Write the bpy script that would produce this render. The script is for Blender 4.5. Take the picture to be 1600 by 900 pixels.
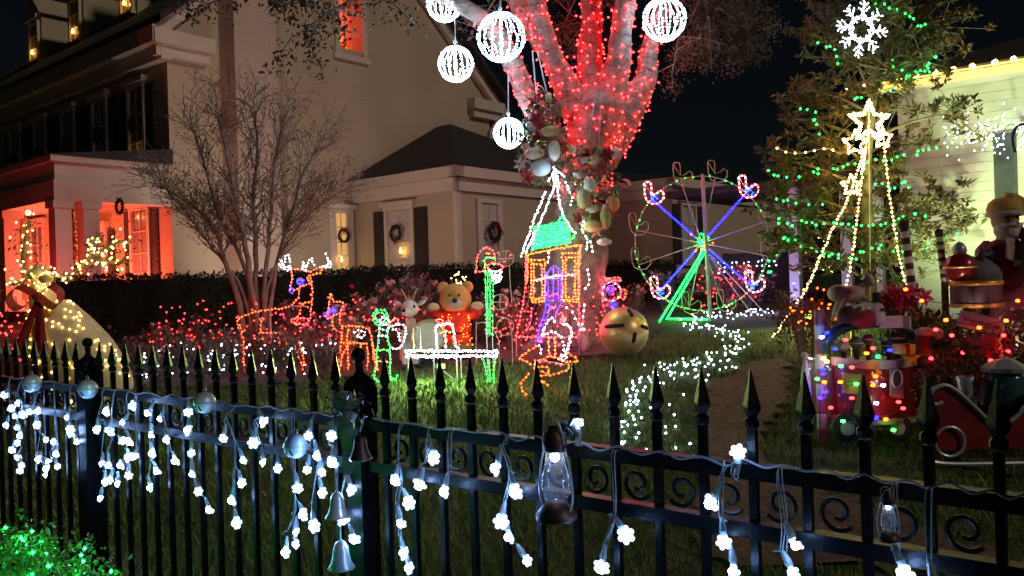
import bpy, bmesh, math, random
import numpy as np
from mathutils import Vector, Matrix
random.seed(7); RNG = np.random.default_rng(7)
for o in list(bpy.data.objects): bpy.data.objects.remove(o)
S = bpy.context.scene
COL = S.collection
PI = math.pi; rad = math.radians
def V(*a): return Vector(a)

# ------------------------------------------------------------------ camera
F = 1310.0; ROLL = rad(1.8); EYE = 1.6; HY = 443.0
cam = bpy.data.cameras.new('camera'); cam.sensor_width = 36; cam.lens = F / 1600 * 36
cam.shift_y = -(450 - HY) / 1600; cam.clip_start = .05; cam.clip_end = 2000
co = bpy.data.objects.new('camera', cam); COL.objects.link(co)
co.matrix_world = Matrix.Translation((0, 0, EYE)) @ Matrix.Rotation(rad(90), 4, 'X') @ Matrix.Rotation(-ROLL, 4, 'Z')
S.camera = co
# ------------------------------------------------------------------ sky, faint night glow
W = bpy.data.worlds.new('World'); S.world = W; W.use_nodes = True
nt = W.node_tree; sky = nt.nodes.new('ShaderNodeTexSky'); sky.sky_type = 'NISHITA'; sky.sun_disc = False
SUN_AZ = Vector((.79, -.61, 0)).normalized(); SUN_EL = rad(30)
sky.sun_elevation = SUN_EL; sky.sun_rotation = math.atan2(SUN_AZ.x, SUN_AZ.y)
bg = nt.nodes['Background']; nt.links.new(sky.outputs[0], bg.inputs[0]); bg.inputs[1].default_value = .00055
sl = bpy.data.lights.new('street_glow', 'SUN'); sl.energy = .31; sl.angle = rad(2.5); sl.color = (1, .84, .66)
so = bpy.data.objects.new('street_glow', sl); COL.objects.link(so)
dirv = -(SUN_AZ * math.cos(SUN_EL) + V(0, 0, math.sin(SUN_EL)))
so.rotation_euler = dirv.to_track_quat('-Z', 'Y').to_euler()
vs = S.view_settings; vs.view_transform = 'Standard'; vs.look = 'None'; vs.exposure = .82; vs.gamma = 1; vs.use_curve_mapping = False
S.render.engine = 'CYCLES'; cy = S.cycles
cy.use_denoising = True; cy.max_bounces = 5; cy.diffuse_bounces = 2; cy.glossy_bounces = 3; cy.transparent_max_bounces = 12
cy.caustics_reflective = False; cy.caustics_refractive = False; cy.sample_clamp_indirect = 2; cy.use_light_tree = True
try: cy.denoiser = 'OPENIMAGEDENOISE'
except Exception: pass

# ------------------------------------------------------------------ pixel -> place
CR, SR = math.cos(ROLL), math.sin(ROLL)
def ray(px, py):
    u = (px - 800) / F; v = (HY - py) / F
    return V(u * CR + v * SR, 1, -u * SR + v * CR)
def at(px, py, Y): return V(0, 0, EYE) + ray(px, py) * Y
GP = [(-400, 0), (0, 0), (3, 0), (6, .25), (9, .55), (13.5, 1.0), (17, 1.15), (22, 1.2), (900, 1.2)]
GX = [a for a, b in GP]; GZ = [b for a, b in GP]
def gz(y): return float(np.interp(y, GX, GZ))
def dg(px, py):
    lo, hi = 2.0, 30.0; r = ray(px, py)
    for _ in range(40):
        m = (lo + hi) / 2
        if EYE + r.z * m > gz(m): lo = m
        else: hi = m
    return lo
def G(px, py): d = dg(px, py); p = at(px, py, d); p.z = gz(d); return p
def hit(px, py, p0, n):
    r = ray(px, py); c = V(0, 0, EYE)
    return c + r * ((p0 - c).dot(n) / r.dot(n))

# ------------------------------------------------------------------ materials
MATS = {}
def mat(name, col, rough=.7, metal=0., var=.12, scale=8., bump=0., bscale=40., col2=None, spec=.4, coat=0, alpha=1, trans=0):
    if name in MATS: return MATS[name]
    m = bpy.data.materials.new(name); m.use_nodes = True; t = m.node_tree; b = t.nodes['Principled BSDF']
    b.inputs['Roughness'].default_value = rough; b.inputs['Metallic'].default_value = metal
    b.inputs['Specular IOR Level'].default_value = spec; b.inputs['Coat Weight'].default_value = coat
    b.inputs['Alpha'].default_value = alpha; b.inputs['Transmission Weight'].default_value = trans
    tc = t.nodes.new('ShaderNodeTexCoord'); nz = t.nodes.new('ShaderNodeTexNoise')
    nz.inputs['Scale'].default_value = scale; nz.inputs['Detail'].default_value = 5
    t.links.new(tc.outputs['Object'], nz.inputs['Vector'])
    rp = t.nodes.new('ShaderNodeValToRGB'); c = np.array(col); c2 = np.array(col2) if col2 is not None else c * (1 - var)
    c1 = np.clip(c * (1 + var), 0, 1) if col2 is None else c
    rp.color_ramp.elements[0].position = .32; rp.color_ramp.elements[1].position = .68
    rp.color_ramp.elements[0].color = (*c2, 1); rp.color_ramp.elements[1].color = (*c1, 1)
    t.links.new(nz.outputs['Fac'], rp.inputs['Fac']); t.links.new(rp.outputs['Color'], b.inputs['Base Color'])
    if bump:
        n2 = t.nodes.new('ShaderNodeTexNoise'); n2.inputs['Scale'].default_value = bscale; n2.inputs['Detail'].default_value = 4
        t.links.new(tc.outputs['Object'], n2.inputs['Vector'])
        bp = t.nodes.new('ShaderNodeBump'); bp.inputs['Strength'].default_value = bump; bp.inputs['Distance'].default_value = .02
        t.links.new(n2.outputs['Fac'], bp.inputs['Height']); t.links.new(bp.outputs['Normal'], b.inputs['Normal'])
    MATS[name] = m; return m
def emis(name, col, st):
    if name in MATS: return MATS[name]
    m = bpy.data.materials.new(name); m.use_nodes = True; t = m.node_tree; t.nodes.clear()
    e = t.nodes.new('ShaderNodeEmission'); e.inputs[0].default_value = (*col, 1); e.inputs[1].default_value = st
    o = t.nodes.new('ShaderNodeOutputMaterial'); t.links.new(e.outputs[0], o.inputs[0]); MATS[name] = m; return m
def glassmat(name, tint=(.9, .92, 1)):
    if name in MATS: return MATS[name]
    m = bpy.data.materials.new(name); m.use_nodes = True; t = m.node_tree; t.nodes.clear()
    tr = t.nodes.new('ShaderNodeBsdfTransparent'); tr.inputs[0].default_value = (*tint, 1)
    gl = t.nodes.new('ShaderNodeBsdfGlossy'); gl.inputs['Roughness'].default_value = .08
    df = t.nodes.new('ShaderNodeBsdfTranslucent'); df.inputs[0].default_value = (.7, .75, .9, 1)
    mx = t.nodes.new('ShaderNodeMixShader'); mx.inputs[0].default_value = .14
    m2 = t.nodes.new('ShaderNodeMixShader'); m2.inputs[0].default_value = .12
    t.links.new(tr.outputs[0], mx.inputs[1]); t.links.new(gl.outputs[0], mx.inputs[2])
    t.links.new(mx.outputs[0], m2.inputs[1]); t.links.new(df.outputs[0], m2.inputs[2])
    o = t.nodes.new('ShaderNodeOutputMaterial'); t.links.new(m2.outputs[0], o.inputs[0]); MATS[name] = m; return m
EM = dict(white=emis('led_white', (.60, .78, 1), 20), warm=emis('led_warm', (1, .56, .13), 22), red=emis('led_red', (1, .0070, .0080), 66), redbed=emis('led_red_bed', (1, .012, .013), 20), creamsoft=emis('led_cream_soft', (1, .62, .14), 9), redsoft=emis('led_red_soft', (1, .018, .02), 11),
          pink=emis('led_pink', (1, .02, .025), 13), green=emis('led_green', (.003, 1, .05), 13), blue=emis('led_blue', (.0035, .0040, 1), 26),
          purple=emis('led_purple', (.016, .003, 1), 18), orange=emis('led_orange', (1, .040, .003), 20), yellow=emis('led_yellow', (1, .075, .003), 14),
          cyan=emis('led_cyan', (.006, .03, 1), 14), mint=emis('led_mint', (.018, 1, .035), 14), ice=emis('led_ice', (.26, .46, 1), 60),
          candle=emis('candle_flame', (1, .48, .075), 18), cream=emis('led_cream', (1, .56, .075), 22), ball=emis('led_ball', (.62, .80, 1), 38), bench=emis('led_bench', (.72, .88, 1), 34))

# ------------------------------------------------------------------ mesh builder
class MB:
    def __init__(s): s.v = []; s.f = []
    def box(s, c, size, rz=0, rot=None):
        n = len(s.v); R = rot if rot is not None else Matrix.Rotation(rz, 3, 'Z'); c = Vector(c); hx, hy, hz = [q / 2 for q in size]
        for x in (-hx, hx):
            for y in (-hy, hy):
                for z in (-hz, hz): s.v.append(tuple(c + R @ V(x, y, z)))
        for q in ((0, 1, 3, 2), (4, 6, 7, 5), (0, 4, 5, 1), (2, 3, 7, 6), (0, 2, 6, 4), (1, 5, 7, 3)): s.f.append(tuple(n + i for i in q))
        return s
    def obox(s, p, ex, ey, ez):
        n = len(s.v); p = Vector(p)
        for a in (0, 1):
            for b in (0, 1):
                for c in (0, 1): s.v.append(tuple(p + ex * a + ey * b + ez * c))
        for q in ((0, 1, 3, 2), (4, 6, 7, 5), (0, 4, 5, 1), (2, 3, 7, 6), (0, 2, 6, 4), (1, 5, 7, 3)): s.f.append(tuple(n + i for i in q))
        return s
    def tube(s, pts, r, n=6, cap=True, closed=False):
        pts = [Vector(p) for p in pts]; k = len(pts)
        if k < 2: return s
        rs = r if isinstance(r, (list, tuple)) else [r] * k
        base = len(s.v); up = None
        for i, p in enumerate(pts):
            if closed: d = pts[(i + 1) % k] - pts[i - 1]
            else: d = pts[min(i + 1, k - 1)] - pts[max(i - 1, 0)]
            if d.length < 1e-9: d = V(0, 0, 1)
            d.normalize()
            if up is None: up = V(0, 0, 1) if abs(d.z) < .9 else V(1, 0, 0)
            a = d.cross(up)
            if a.length < 1e-4: a = d.cross(V(1, 0, 0) if abs(d.x) < .9 else V(0, 1, 0))
            a.normalize(); b = a.cross(d).normalized(); up = b
            for j in range(n):
                t = 2 * PI * j / n; s.v.append(tuple(p + (a * math.cos(t) + b * math.sin(t)) * rs[i]))
        for i in range(k if closed else k - 1):
            i2 = (i + 1) % k
            for j in range(n):
                j2 = (j + 1) % n; s.f.append((base + i * n + j, base + i * n + j2, base + i2 * n + j2, base + i2 * n + j))
        if cap and not closed:
            s.f.append(tuple(base + j for j in range(n))[::-1]); s.f.append(tuple(base + (k - 1) * n + j for j in range(n)))
        return s
    def lathe(s, prof, c=(0, 0, 0), n=16, R=None, sx=1, sy=1):
        base = len(s.v); c = Vector(c); R = R or Matrix.Identity(3); k = len(prof)
        for r, z in prof:
            for j in range(n):
                t = 2 * PI * j / n; s.v.append(tuple(c + R @ V(r * math.cos(t) * sx, r * math.sin(t) * sy, z)))
        for i in range(k - 1):
            for j in range(n):
                j2 = (j + 1) % n; s.f.append((base + i * n + j, base + i * n + j2, base + (i + 1) * n + j2, base + (i + 1) * n + j))
        s.f.append(tuple(base + j for j in range(n))[::-1]); s.f.append(tuple(base + (k - 1) * n + j for j in range(n)))
        return s
    def ball(s, c, r, n=10, m=7, sc=(1, 1, 1), R=None):
        prof = [(max(1e-4, math.sin(PI * i / m)) * 1, -math.cos(PI * i / m)) for i in range(m + 1)]
        base = len(s.v); s.lathe(prof, (0, 0, 0), n)
        c = Vector(c); R = R or Matrix.Identity(3)
        for i in range(base, len(s.v)):
            v = s.v[i]; s.v[i] = tuple(c + R @ V(v[0] * r * sc[0], v[1] * r * sc[1], v[2] * r * sc[2]))
        return s
    def octa(s, pts, r):
        for p in pts:
            n = len(s.v); x, y, z = p
            s.v += [(x + r, y, z), (x - r, y, z), (x, y + r, z), (x, y - r, z), (x, y, z + r), (x, y, z - r)]
            s.f += [(n, n + 2, n + 4), (n + 2, n + 1, n + 4), (n + 1, n + 3, n + 4), (n + 3, n, n + 4), (n + 2, n, n + 5), (n + 1, n + 2, n + 5), (n + 3, n + 1, n + 5), (n, n + 3, n + 5)]
        return s
    def ico(s, pts, r, sx=1.):
        t = (1 + 5 ** .5) / 2; q = r / (1 + t * t) ** .5
        vs = [(-1, t, 0), (1, t, 0), (-1, -t, 0), (1, -t, 0), (0, -1, t), (0, 1, t), (0, -1, -t), (0, 1, -t), (t, 0, -1), (t, 0, 1), (-t, 0, -1), (-t, 0, 1)]
        fs = [(0, 11, 5), (0, 5, 1), (0, 1, 7), (0, 7, 10), (0, 10, 11), (1, 5, 9), (5, 11, 4), (11, 10, 2), (10, 7, 6), (7, 1, 8), (3, 9, 4), (3, 4, 2), (3, 2, 6), (3, 6, 8), (3, 8, 9), (4, 9, 5), (2, 4, 11), (6, 2, 10), (8, 6, 7), (9, 8, 1)]
        for p in pts:
            n = len(s.v); s.v += [(p[0] + a * q * sx, p[1] + b * q, p[2] + c * q) for a, b, c in vs]; s.f += [(n + a, n + b, n + c) for a, b, c in fs]
        return s
    def leaves(s, P, L, wr=.45, flat=.0, D=None):
        P = np.asarray(P, float); n = len(P)
        if n == 0: return s
        d = RNG.normal(size=(n, 3)) if D is None else np.asarray(D) + RNG.normal(size=(n, 3)) * .35
        d[:, 2] *= (1 - flat); d /= np.linalg.norm(d, axis=1)[:, None] + 1e-9
        q = RNG.normal(size=(n, 3)); q[:, 2] *= (1 - flat * .9); w = np.cross(d, q); w /= np.linalg.norm(w, axis=1)[:, None] + 1e-9
        nn = np.cross(d, w); ln = (L * RNG.uniform(.6, 1.25, n))[:, None]
        a = P - d * ln * .5; b = P + w * ln * wr * .5 + nn * ln * .08 ; c = P + d * ln * .5; e = P - w * ln * wr * .5 + nn * ln * .08
        base = len(s.v); vv = np.stack([a, b, c, e], 1).reshape(-1, 3); s.v += [tuple(x) for x in vv.tolist()]
        for i in range(n):
            k = base + i * 4; s.f.append((k, k + 1, k + 2)); s.f.append((k, k + 2, k + 3))
        return s
    def poly(s, pts):
        n = len(s.v); s.v += [tuple(p) for p in pts]; s.f.append(tuple(range(n, n + len(pts)))); return s
    def prism(s, pts, ext):
        n = len(s.v); k = len(pts); ext = Vector(ext); s.v += [tuple(p) for p in pts]; s.v += [tuple(Vector(p) + ext) for p in pts]
        s.f.append(tuple(range(n, n + k))[::-1]); s.f.append(tuple(range(n + k, n + 2 * k)))
        for i in range(k): j = (i + 1) % k; s.f.append((n + i, n + j, n + k + j, n + k + i))
        return s
    def build(s, name, m, parent=None, smooth=False, world=False, kind=None):
        me = bpy.data.meshes.new(name)
        v = s.v
        if world and parent is not None:
            inv = wm(parent).inverted(); v = [tuple(inv @ Vector(p)) for p in v]
        me.from_pydata(v, [], s.f); me.update()
        if smooth: me.polygons.foreach_set('use_smooth', [True] * len(me.polygons))
        return link(name, me, m, parent, kind)
def wm(o):
    M = o.matrix_basis.copy()
    while o.parent: o = o.parent; M = o.matrix_basis @ M
    return M
def link(name, me, m, parent=None, kind=None):
    if m is not None and not me.materials: me.materials.append(m)
    o = bpy.data.objects.new(name, me); COL.objects.link(o); o.parent = parent
    if kind: o['kind'] = kind
    return o
def thing(name, label, cat, loc=(0, 0, 0), rz=0, group=None):
    o = bpy.data.objects.new(name, None); COL.objects.link(o); o.location = loc; o.rotation_euler = (0, 0, rz)
    o.empty_display_size = .1; o['label'] = label; o['category'] = cat
    if group: o['group'] = group
    return o
def tag(o, label=None, cat=None, group=None, kind=None):
    for k, v in (('label', label), ('category', cat), ('group', group), ('kind', kind)):
        if v: o[k] = v
    return o
def copy_tree(o, parent=None):
    c = o.copy(); COL.objects.link(c); c.parent = parent
    for ch in list(o.children): copy_tree(ch, c)
    return c
def resample(pts, sp):
    out = []; carry = 0.
    for a, b in zip(pts[:-1], pts[1:]):
        a = Vector(a); b = Vector(b); L = (b - a).length
        if L < 1e-9: continue
        t = carry
        while t < L: out.append(a.lerp(b, t / L)); t += sp
        carry = t - L
    return out
def smooth_path(pts, n=4):
    pts = [Vector(p) for p in pts]; out = []
    for i in range(len(pts) - 1):
        p0 = pts[max(i - 1, 0)]; p1 = pts[i]; p2 = pts[i + 1]; p3 = pts[min(i + 2, len(pts) - 1)]
        for k in range(n):
            t = k / n; out.append(.5 * ((2 * p1) + (p2 - p0) * t + (2 * p0 - 5 * p1 + 4 * p2 - p3) * t * t + (3 * p1 - p0 - 3 * p2 + p3) * t ** 3))
    out.append(pts[-1]); return out
def jit(p, s): return Vector(p) + V(random.gauss(0, s), random.gauss(0, s), random.gauss(0, s))
def inpoly(x, y, poly):
    c = False; j = len(poly) - 1
    for i in range(len(poly)):
        xi, yi = poly[i][:2]; xj, yj = poly[j][:2]
        if (yi > y) != (yj > y) and x < (xj - xi) * (y - yi) / (yj - yi) + xi: c = not c
        j = i
    return c

# ------------------------------------------------------------------ common materials
STUCCO = mat('beige_stucco', (.50, .41, .31), .9, var=.08, scale=.7, bump=.12, bscale=90)
TRIM = mat('cream_trim', (.66, .58, .50), .7, var=.04, scale=2)
SHINGLE = mat('dark_shingle', (.045, .043, .048), .9, var=.3, scale=14, bump=.5, bscale=30)
SHUT = mat('dark_shutter', (.035, .028, .03), .6, var=.2, scale=10)
PANE = mat('window_pane', (.22, .21, .22), .12, var=.15, scale=2, spec=.6)
CURT = mat('sheer_curtain', (.55, .50, .47), .9, var=.1, scale=6)
DKLEAF = mat('hedge_leaf', (.022, .036, .018), .6, var=.5, scale=5)
IRON = mat('black_iron', (.0032, .0036, .0046), .38, .0, var=.25, scale=25, bump=.10, bscale=120, spec=.15)
BARK = mat('oak_bark', (.21, .175, .16), .95, var=.35, scale=9, bump=1., bscale=34)
MYRT = mat('myrtle_bark', (.24, .20, .17), .85, var=.3, scale=9, bump=.3)
WIRE = mat('grey_frame_wire', (.62, .56, .52), .5, .0, var=.1)
CORD = mat('dark_cord', (.02, .03, .02), .6)
CLCORD = mat('clear_cord', (.26, .31, .33), .4, var=.2, spec=.5)
WREATH = mat('wreath_green', (.016, .022, .012), .8, var=.5, scale=12)
REDRIB = mat('red_ribbon', (.16, .010, .014), .55, var=.2)
LAWN = mat('lawn_soil', (.055, .080, .020), .95, var=.4, scale=3, bump=.6, bscale=60, col2=(.045, .045, .02))
GRASS = mat('grass_blade', (.125, .215, .040), .7, var=.35, scale=2)
MULCH = mat('dark_mulch', (.085, .062, .055), .95, var=.5, scale=30, bump=1., bscale=70)
BRICKY = mat('brown_mulch', (.10, .06, .04), .95, var=.5, scale=18, bump=1., bscale=40)
LEAFM = mat('magnolia_leaf', (.060, .078, .026), .5, var=.0, scale=2.2, col2=(.135, .062, .026))
GOLD = mat('gold_metal', (.72, .50, .20), .38, .55, var=.12, scale=3)
SILVER = mat('silver_plastic', (.42, .46, .48), .35, .3, var=.1)

# ================================================================== SETTING
def struct(o): o['kind'] = 'structure'; return o
mb = MB()
xs = [-400, -120, -60] + [x * 1.0 for x in range(-40, 41)] + [60, 120, 400]; ys = [-400, -60, -10] + [y * .5 for y in range(0, 81)] + [60, 120, 400, 800]
for y in ys:
    for x in xs: mb.v.append((x, y, gz(y) + (.012 * math.sin(x * 1.7 + y) if 2 < y < 30 else 0)))
nx = len(xs)
for j in range(len(ys) - 1):
    for i in range(nx - 1): a = j * nx + i; mb.f.append((a, a + 1, a + nx + 1, a + nx))
struct(mb.build('ground', LAWN, smooth=True))
def patch(name, poly, dz, m, cell=.14):
    mb = MB(); x0 = min(p[0] for p in poly); x1 = max(p[0] for p in poly); y0 = min(p[1] for p in poly); y1 = max(p[1] for p in poly)
    idx = {}
    def vid(i, j):
        if (i, j) not in idx:
            x = x0 + i * cell; y = y0 + j * cell
            idx[(i, j)] = len(mb.v); mb.v.append((x + random.uniform(-.04, .04), y + random.uniform(-.04, .04), gz(y) + dz + random.uniform(-.008, .010) + .012 * math.sin(x * 1.7 + y)))
        return idx[(i, j)]
    for i in range(int((x1 - x0) / cell) + 1):
        for j in range(int((y1 - y0) / cell) + 1):
            if inpoly(x0 + (i + .5) * cell, y0 + (j + .5) * cell, poly): mb.f.append((vid(i, j), vid(i + 1, j), vid(i + 1, j + 1), vid(i, j + 1)))
    return struct(mb.build(name, m, smooth=True))
BED = [at(150, 0, 9.2).xy, at(400, 0, 9.2).xy, at(590, 0, 9.6).xy, at(700, 0, 10).xy, at(800, 0, 10.0).xy, at(980, 0, 10.4).xy, at(1010, 0, 12.0).xy, at(1060, 0, 16.5).xy, at(830, 0, 16), at(560, 0, 14.6), at(60, 0, 12.4), at(-150, 0, 12.), at(-150, 0, 9)]
BED = [(p[0], p[1]) for p in BED]
PATH = [G(965, 720), G(985, 640), G(1010, 600), G(1120, 560), G(1150, 540), G(1060, 520), G(1090, 497), G(1210, 488), G(1215, 500), G(1130, 505), G(1120, 515), G(1185, 535), G(1165, 570), G(1100, 600), G(1090, 720)]
PATH = [(p.x, p.y) for p in PATH]
BROWN = [(p.x, p.y) for p in (G(1090, 735), G(1105, 605), G(1172, 570), G(1235, 565), G(1230, 620), G(1180, 700), G(1250, 760), G(1600, 880), G(1500, 900), G(1100, 880))]
patch('mulch_bed', BED, .020, MULCH)
patch('mulch_border', BROWN, .022, BRICKY)
# grass blades
mb = MB(); P = []; tries = 0
while len(P) < 60000 and tries < 400000:
    tries += 1
    y = 2.2 + 9.5 * random.random() ** 1.15; x = random.uniform(-.68, .68) * y
    if inpoly(x, y, BED) or inpoly(x, y, BROWN): continue
    P.append((x, y))
for x, y in P:
    z = gz(y) + .012 * math.sin(x * 1.7 + y) - .004; h = random.uniform(.03, .075); a = random.uniform(0, PI); w = .0035 + .0006 * y
    lx, ly = random.gauss(0, .022), random.gauss(0, .022); n = len(mb.v)
    mb.v += [(x - w * math.cos(a), y - w * math.sin(a), z), (x + w * math.cos(a), y + w * math.sin(a), z), (x + lx, y + ly, z + h)]; mb.f.append((n, n + 1, n + 2))
tag(mb.build('grass', GRASS), 'short green lawn grass behind the iron fence', 'grass', kind='stuff')

# ================================================================== MAIN HOUSE
E1 = V(.766, -.643, 0).normalized(); E2 = V(.643, .766, 0).normalized(); UP = V(0, 0, 1)
A = V(-7.02, 17.42, 1.0); ZE = 7.36; ZW = 4.25
HL = 10.1; FL = 14.0                                    # gable side length, front length
house = thing('main_house', 'two storey beige stucco house with tall gable and red lit porch', 'house', A)
def H(w, u, z): p = A + E1 * w + E2 * u; p.z = z; return p
PK = ZE + HL / 2 * .86
mb = MB().prism([H(0, 0, .9), H(0, HL, .9), H(0, HL, ZE), H(0, HL / 2, PK), H(0, 0, ZE)], -E1 * FL)
hw = mb.build('wall', STUCCO, house, world=True)
# opening for the upper gable window with the lit room behind
g0 = H(0, 0, 0); pa = hit(529, 60, g0, E1); pb = hit(565, 78, g0, E1); zt = 9.0; zb = hit(545, 77, g0, E1).z
ua = (pa - A).dot(E2); ub = (pb - A).dot(E2)
def cutbox(name, u0, u1, z0, z1, depth):
    c = MB().obox(H(.3, u0, z0), -E1 * (depth + .3), E2 * (u1 - u0), UP * (z1 - z0)).build(name, None)
    return c
cb = cutbox('cut', ua, ub, zb, zt, 1.6)
for o in (cb, hw):
    bm = bmesh.new(); bm.from_mesh(o.data); bmesh.ops.recalc_face_normals(bm, faces=bm.faces); bm.to_mesh(o.data); bm.free()
bo = hw.modifiers.new('b', 'BOOLEAN'); bo.operation = 'DIFFERENCE'; bo.object = cb; bo.solver = 'EXACT'
dgr = bpy.context.evaluated_depsgraph_get(); me = bpy.data.meshes.new_from_object(hw.evaluated_get(dgr)); hw.modifiers.clear(); hw.data = me
bpy.data.objects.remove(cb)
if not me.materials: me.materials.append(STUCCO)
# roof slabs, eaves, rake trim
ov = .35
roof = MB()
for sgn, ue in ((-1, -ov), (1, HL + ov)):
    ze = ZE - ov * .86; n = [H(.45, ue, ze + .05), H(.45, HL / 2, PK + .05 + .03), H(-FL - .3, HL / 2, PK + .08), H(-FL - .3, ue, ze + .05)]
    roof.prism(n, V(0, 0, .16))
roofo = roof.build('roof', SHINGLE, house, world=True)
for sgn, (u0, u1) in ((-1, (-ov, HL / 2)), (1, (HL + ov, HL / 2))):
    z0 = ZE - ov * .86; z1 = PK
    MB().prism([H(.02, u0, z0 + .02), H(.02, u1, z1 + .04), H(.02, u1, z1 - .30), H(.02, u0, z0 - .30)], E1 * .16).build('rake_board', TRIM, house, world=True)
# eave cornice on the front, cornice returns at both gable ends
MB().obox(H(.25, -.42, ZE - .62), -E1 * (FL + .5), E2 * .42, UP * .34).obox(H(.20, -.22, ZE - .92), -E1 * (FL + .4), E2 * .22, UP * .30).build('cornice', TRIM, house, world=True)
for u0, u1 in ((-.40, .95), (HL - .95, HL + .40)):
    MB().obox(H(.004, u0, ZE - .64), E1 * .30, E2 * (u1 - u0), UP * .30).obox(H(.004, u0 + .08, ZE - .86), E1 * .18, E2 * (u1 - u0 - .16), UP * .22).build('cornice_return', TRIM, house, world=True)
dp = MB().tube([H(.30, HL + .38, ZE - .5), H(.30, HL + .38, ZE - .66), H(.12, HL + .1, ZE - 1.0), H(.10, HL - .06, ZE - 1.2), H(.10, HL - .06, 3.8)], .06, 8).build('downpipe', TRIM, house, world=True)
# chimney on the gable
MB().obox(H(-.05, 1.22, .9), E1 * .63, E2 * 1.06, UP * 11.5).build('chimney', mat('chimney_stucco', (.56, .45, .39), .9, var=.05, scale=1.5, bump=.12, bscale=90), house, world=True)
def window(parent, p, ex, en, w, h, shutters=0, wreath=False, candle=False, head=True, pane=PANE, sw=.3, mull=(2, 3), fr=.09):
    """p: centre bottom on the wall, ex along the wall, en outwards"""
    wf = MB()
    wf.obox(p - ex * (w / 2 + fr), ex * fr, en * .07, UP * h); wf.obox(p + ex * (w / 2), ex * fr, en * .07, UP * h)
    wf.obox(p - ex * (w / 2 + fr) + UP * h, ex * (w + 2 * fr), en * .08, UP * .1)
    wf.obox(p - ex * (w / 2 + fr + .04) - UP * .07, ex * (w + 2 * fr + .08), en * .12, UP * .068)
    if head: wf.obox(p - ex * (w / 2 + fr + .08) + UP * (h + .1), ex * (w + 2 * fr + .16), en * .14, UP * .11)
    win = wf.build('window', TRIM, parent, world=True)
    cols, rows = mull; pw = w / cols; ph = h / rows
    for i in range(cols):
        for j in range(rows):
            MB().obox(p - ex * (w / 2) + ex * (i * pw + .008) + UP * (j * ph + .008) + en * .004, ex * (pw - .016), en * .012, UP * (ph - .016)).build('pane', pane, win, world=True)
    mm = MB()
    for i in range(1, cols): mm.obox(p - ex * (w / 2) + ex * (i * pw - .011) + en * .017, ex * .022, en * .022, UP * h)
    for j in range(1, rows): mm.obox(p - ex * (w / 2 - .002) + UP * (j * ph - (.022 if j * 2 == rows or rows == 3 and j == 1 else .011)) + en * .018, ex * (w - .004), en * .026, UP * (.044 if j == 1 else .022))
    mm.build('muntin', TRIM, win, world=True)
    for sgn in ([-1, 1] if shutters == 2 else []):
        q = p + ex * (sgn * (w / 2 + fr + sw / 2 + .01) - sw / 2) - UP * .02
        sb = MB().obox(q, ex * sw, en * .03, UP * (h + .04))
        so_ = sb.build('shutter', SHUT, parent, world=True)
        for k in range(14):
            z = .06 + k * (h - .1) / 14
            MB().prism([q + ex * .04 + UP * z + en * .031, q + ex * .04 + UP * (z + h / 18) + en * .031, q + ex * .04 + UP * z + en * .052], ex * (sw - .08)).build('slat', SHUT, so_, world=True)
    return win
def wreath(p, en, R, label, group=None, bow=True, red=False):
    t = thing('wreath', label, 'wreath', p, 0, group)
    ex = en.cross(UP).normalized(); pts = []
    for k in range(520):
        a = random.uniform(0, 2 * PI); rr = R * .78 + random.gauss(0, R * .13); pts.append(ex * math.cos(a) * rr + UP * math.sin(a) * rr + en * (.03 + random.gauss(0, R * .10)))
    MB().tube([(ex * math.cos(a) + UP * math.sin(a)) * R * .78 + en * .03 for a in np.linspace(0, 2 * PI, 20, endpoint=False)], R * .14, 6, closed=True).build('ring', WREATH, t)
    MB().leaves(pts, R * .28, .3).build('foliage', mat('red_wreath_leaf', (.085, .014, .016), .7, var=.4) if red else WREATH, t, kind='stuff')
    if bow:
        b = MB(); c = UP * R * (.75 if red else -.7) + en * (R * .25)
        for sg in (-1, 1):
            b.tube(smooth_path([c, c + ex * sg * R * .35 + UP * R * .22, c + ex * sg * R * .42 - UP * R * .05, c], 4), R * .07, 5)
            b.tube([c, c + ex * sg * R * .2 - UP * R * .6], [R * .05, R * .08], 5)
        b.build('bow', REDRIB, t)
    return t
def candle(p, label, group):
    t = thing('window_candle', label, 'candle', p, 0, group)
    MB().lathe([(.035, 0), (.035, .02), (.012, .03), (.012, .16), (.008, .165)], n=8).build('stick', TRIM, t)
    MB().lathe([(.004, .165), (.03, .20), (.024, .24), (.003, .30)], n=8).build('flame', EM['candle'], t)
# front upper windows
f0 = H(0, 0, 0)
ORD = ['nearest the gable corner', 'second from the gable corner', 'third from the gable corner', 'fourth from the gable corner', 'fifth from the gable corner']
for k, px in enumerate((215, 158, 108, 64, 25)):
    c = hit(px, 170, f0, E2); s = -(c - A).dot(E1); p = H(-s, -.004, 4.35); 
    window(house, p, E1, -E2, .62, 1.75, 2, sw=.40)
    wreath(p + UP * .95 - E2 * .07, -E2, .21, 'dark wreath on the upper front window ' + ORD[k], 'wreaths on the upper front windows', bow=False)
    candle(p + UP * .02 - E2 * .09 + E1 * .1, 'lit candle in the upper front window ' + ORD[k], 'candles in the upper front windows')
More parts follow.
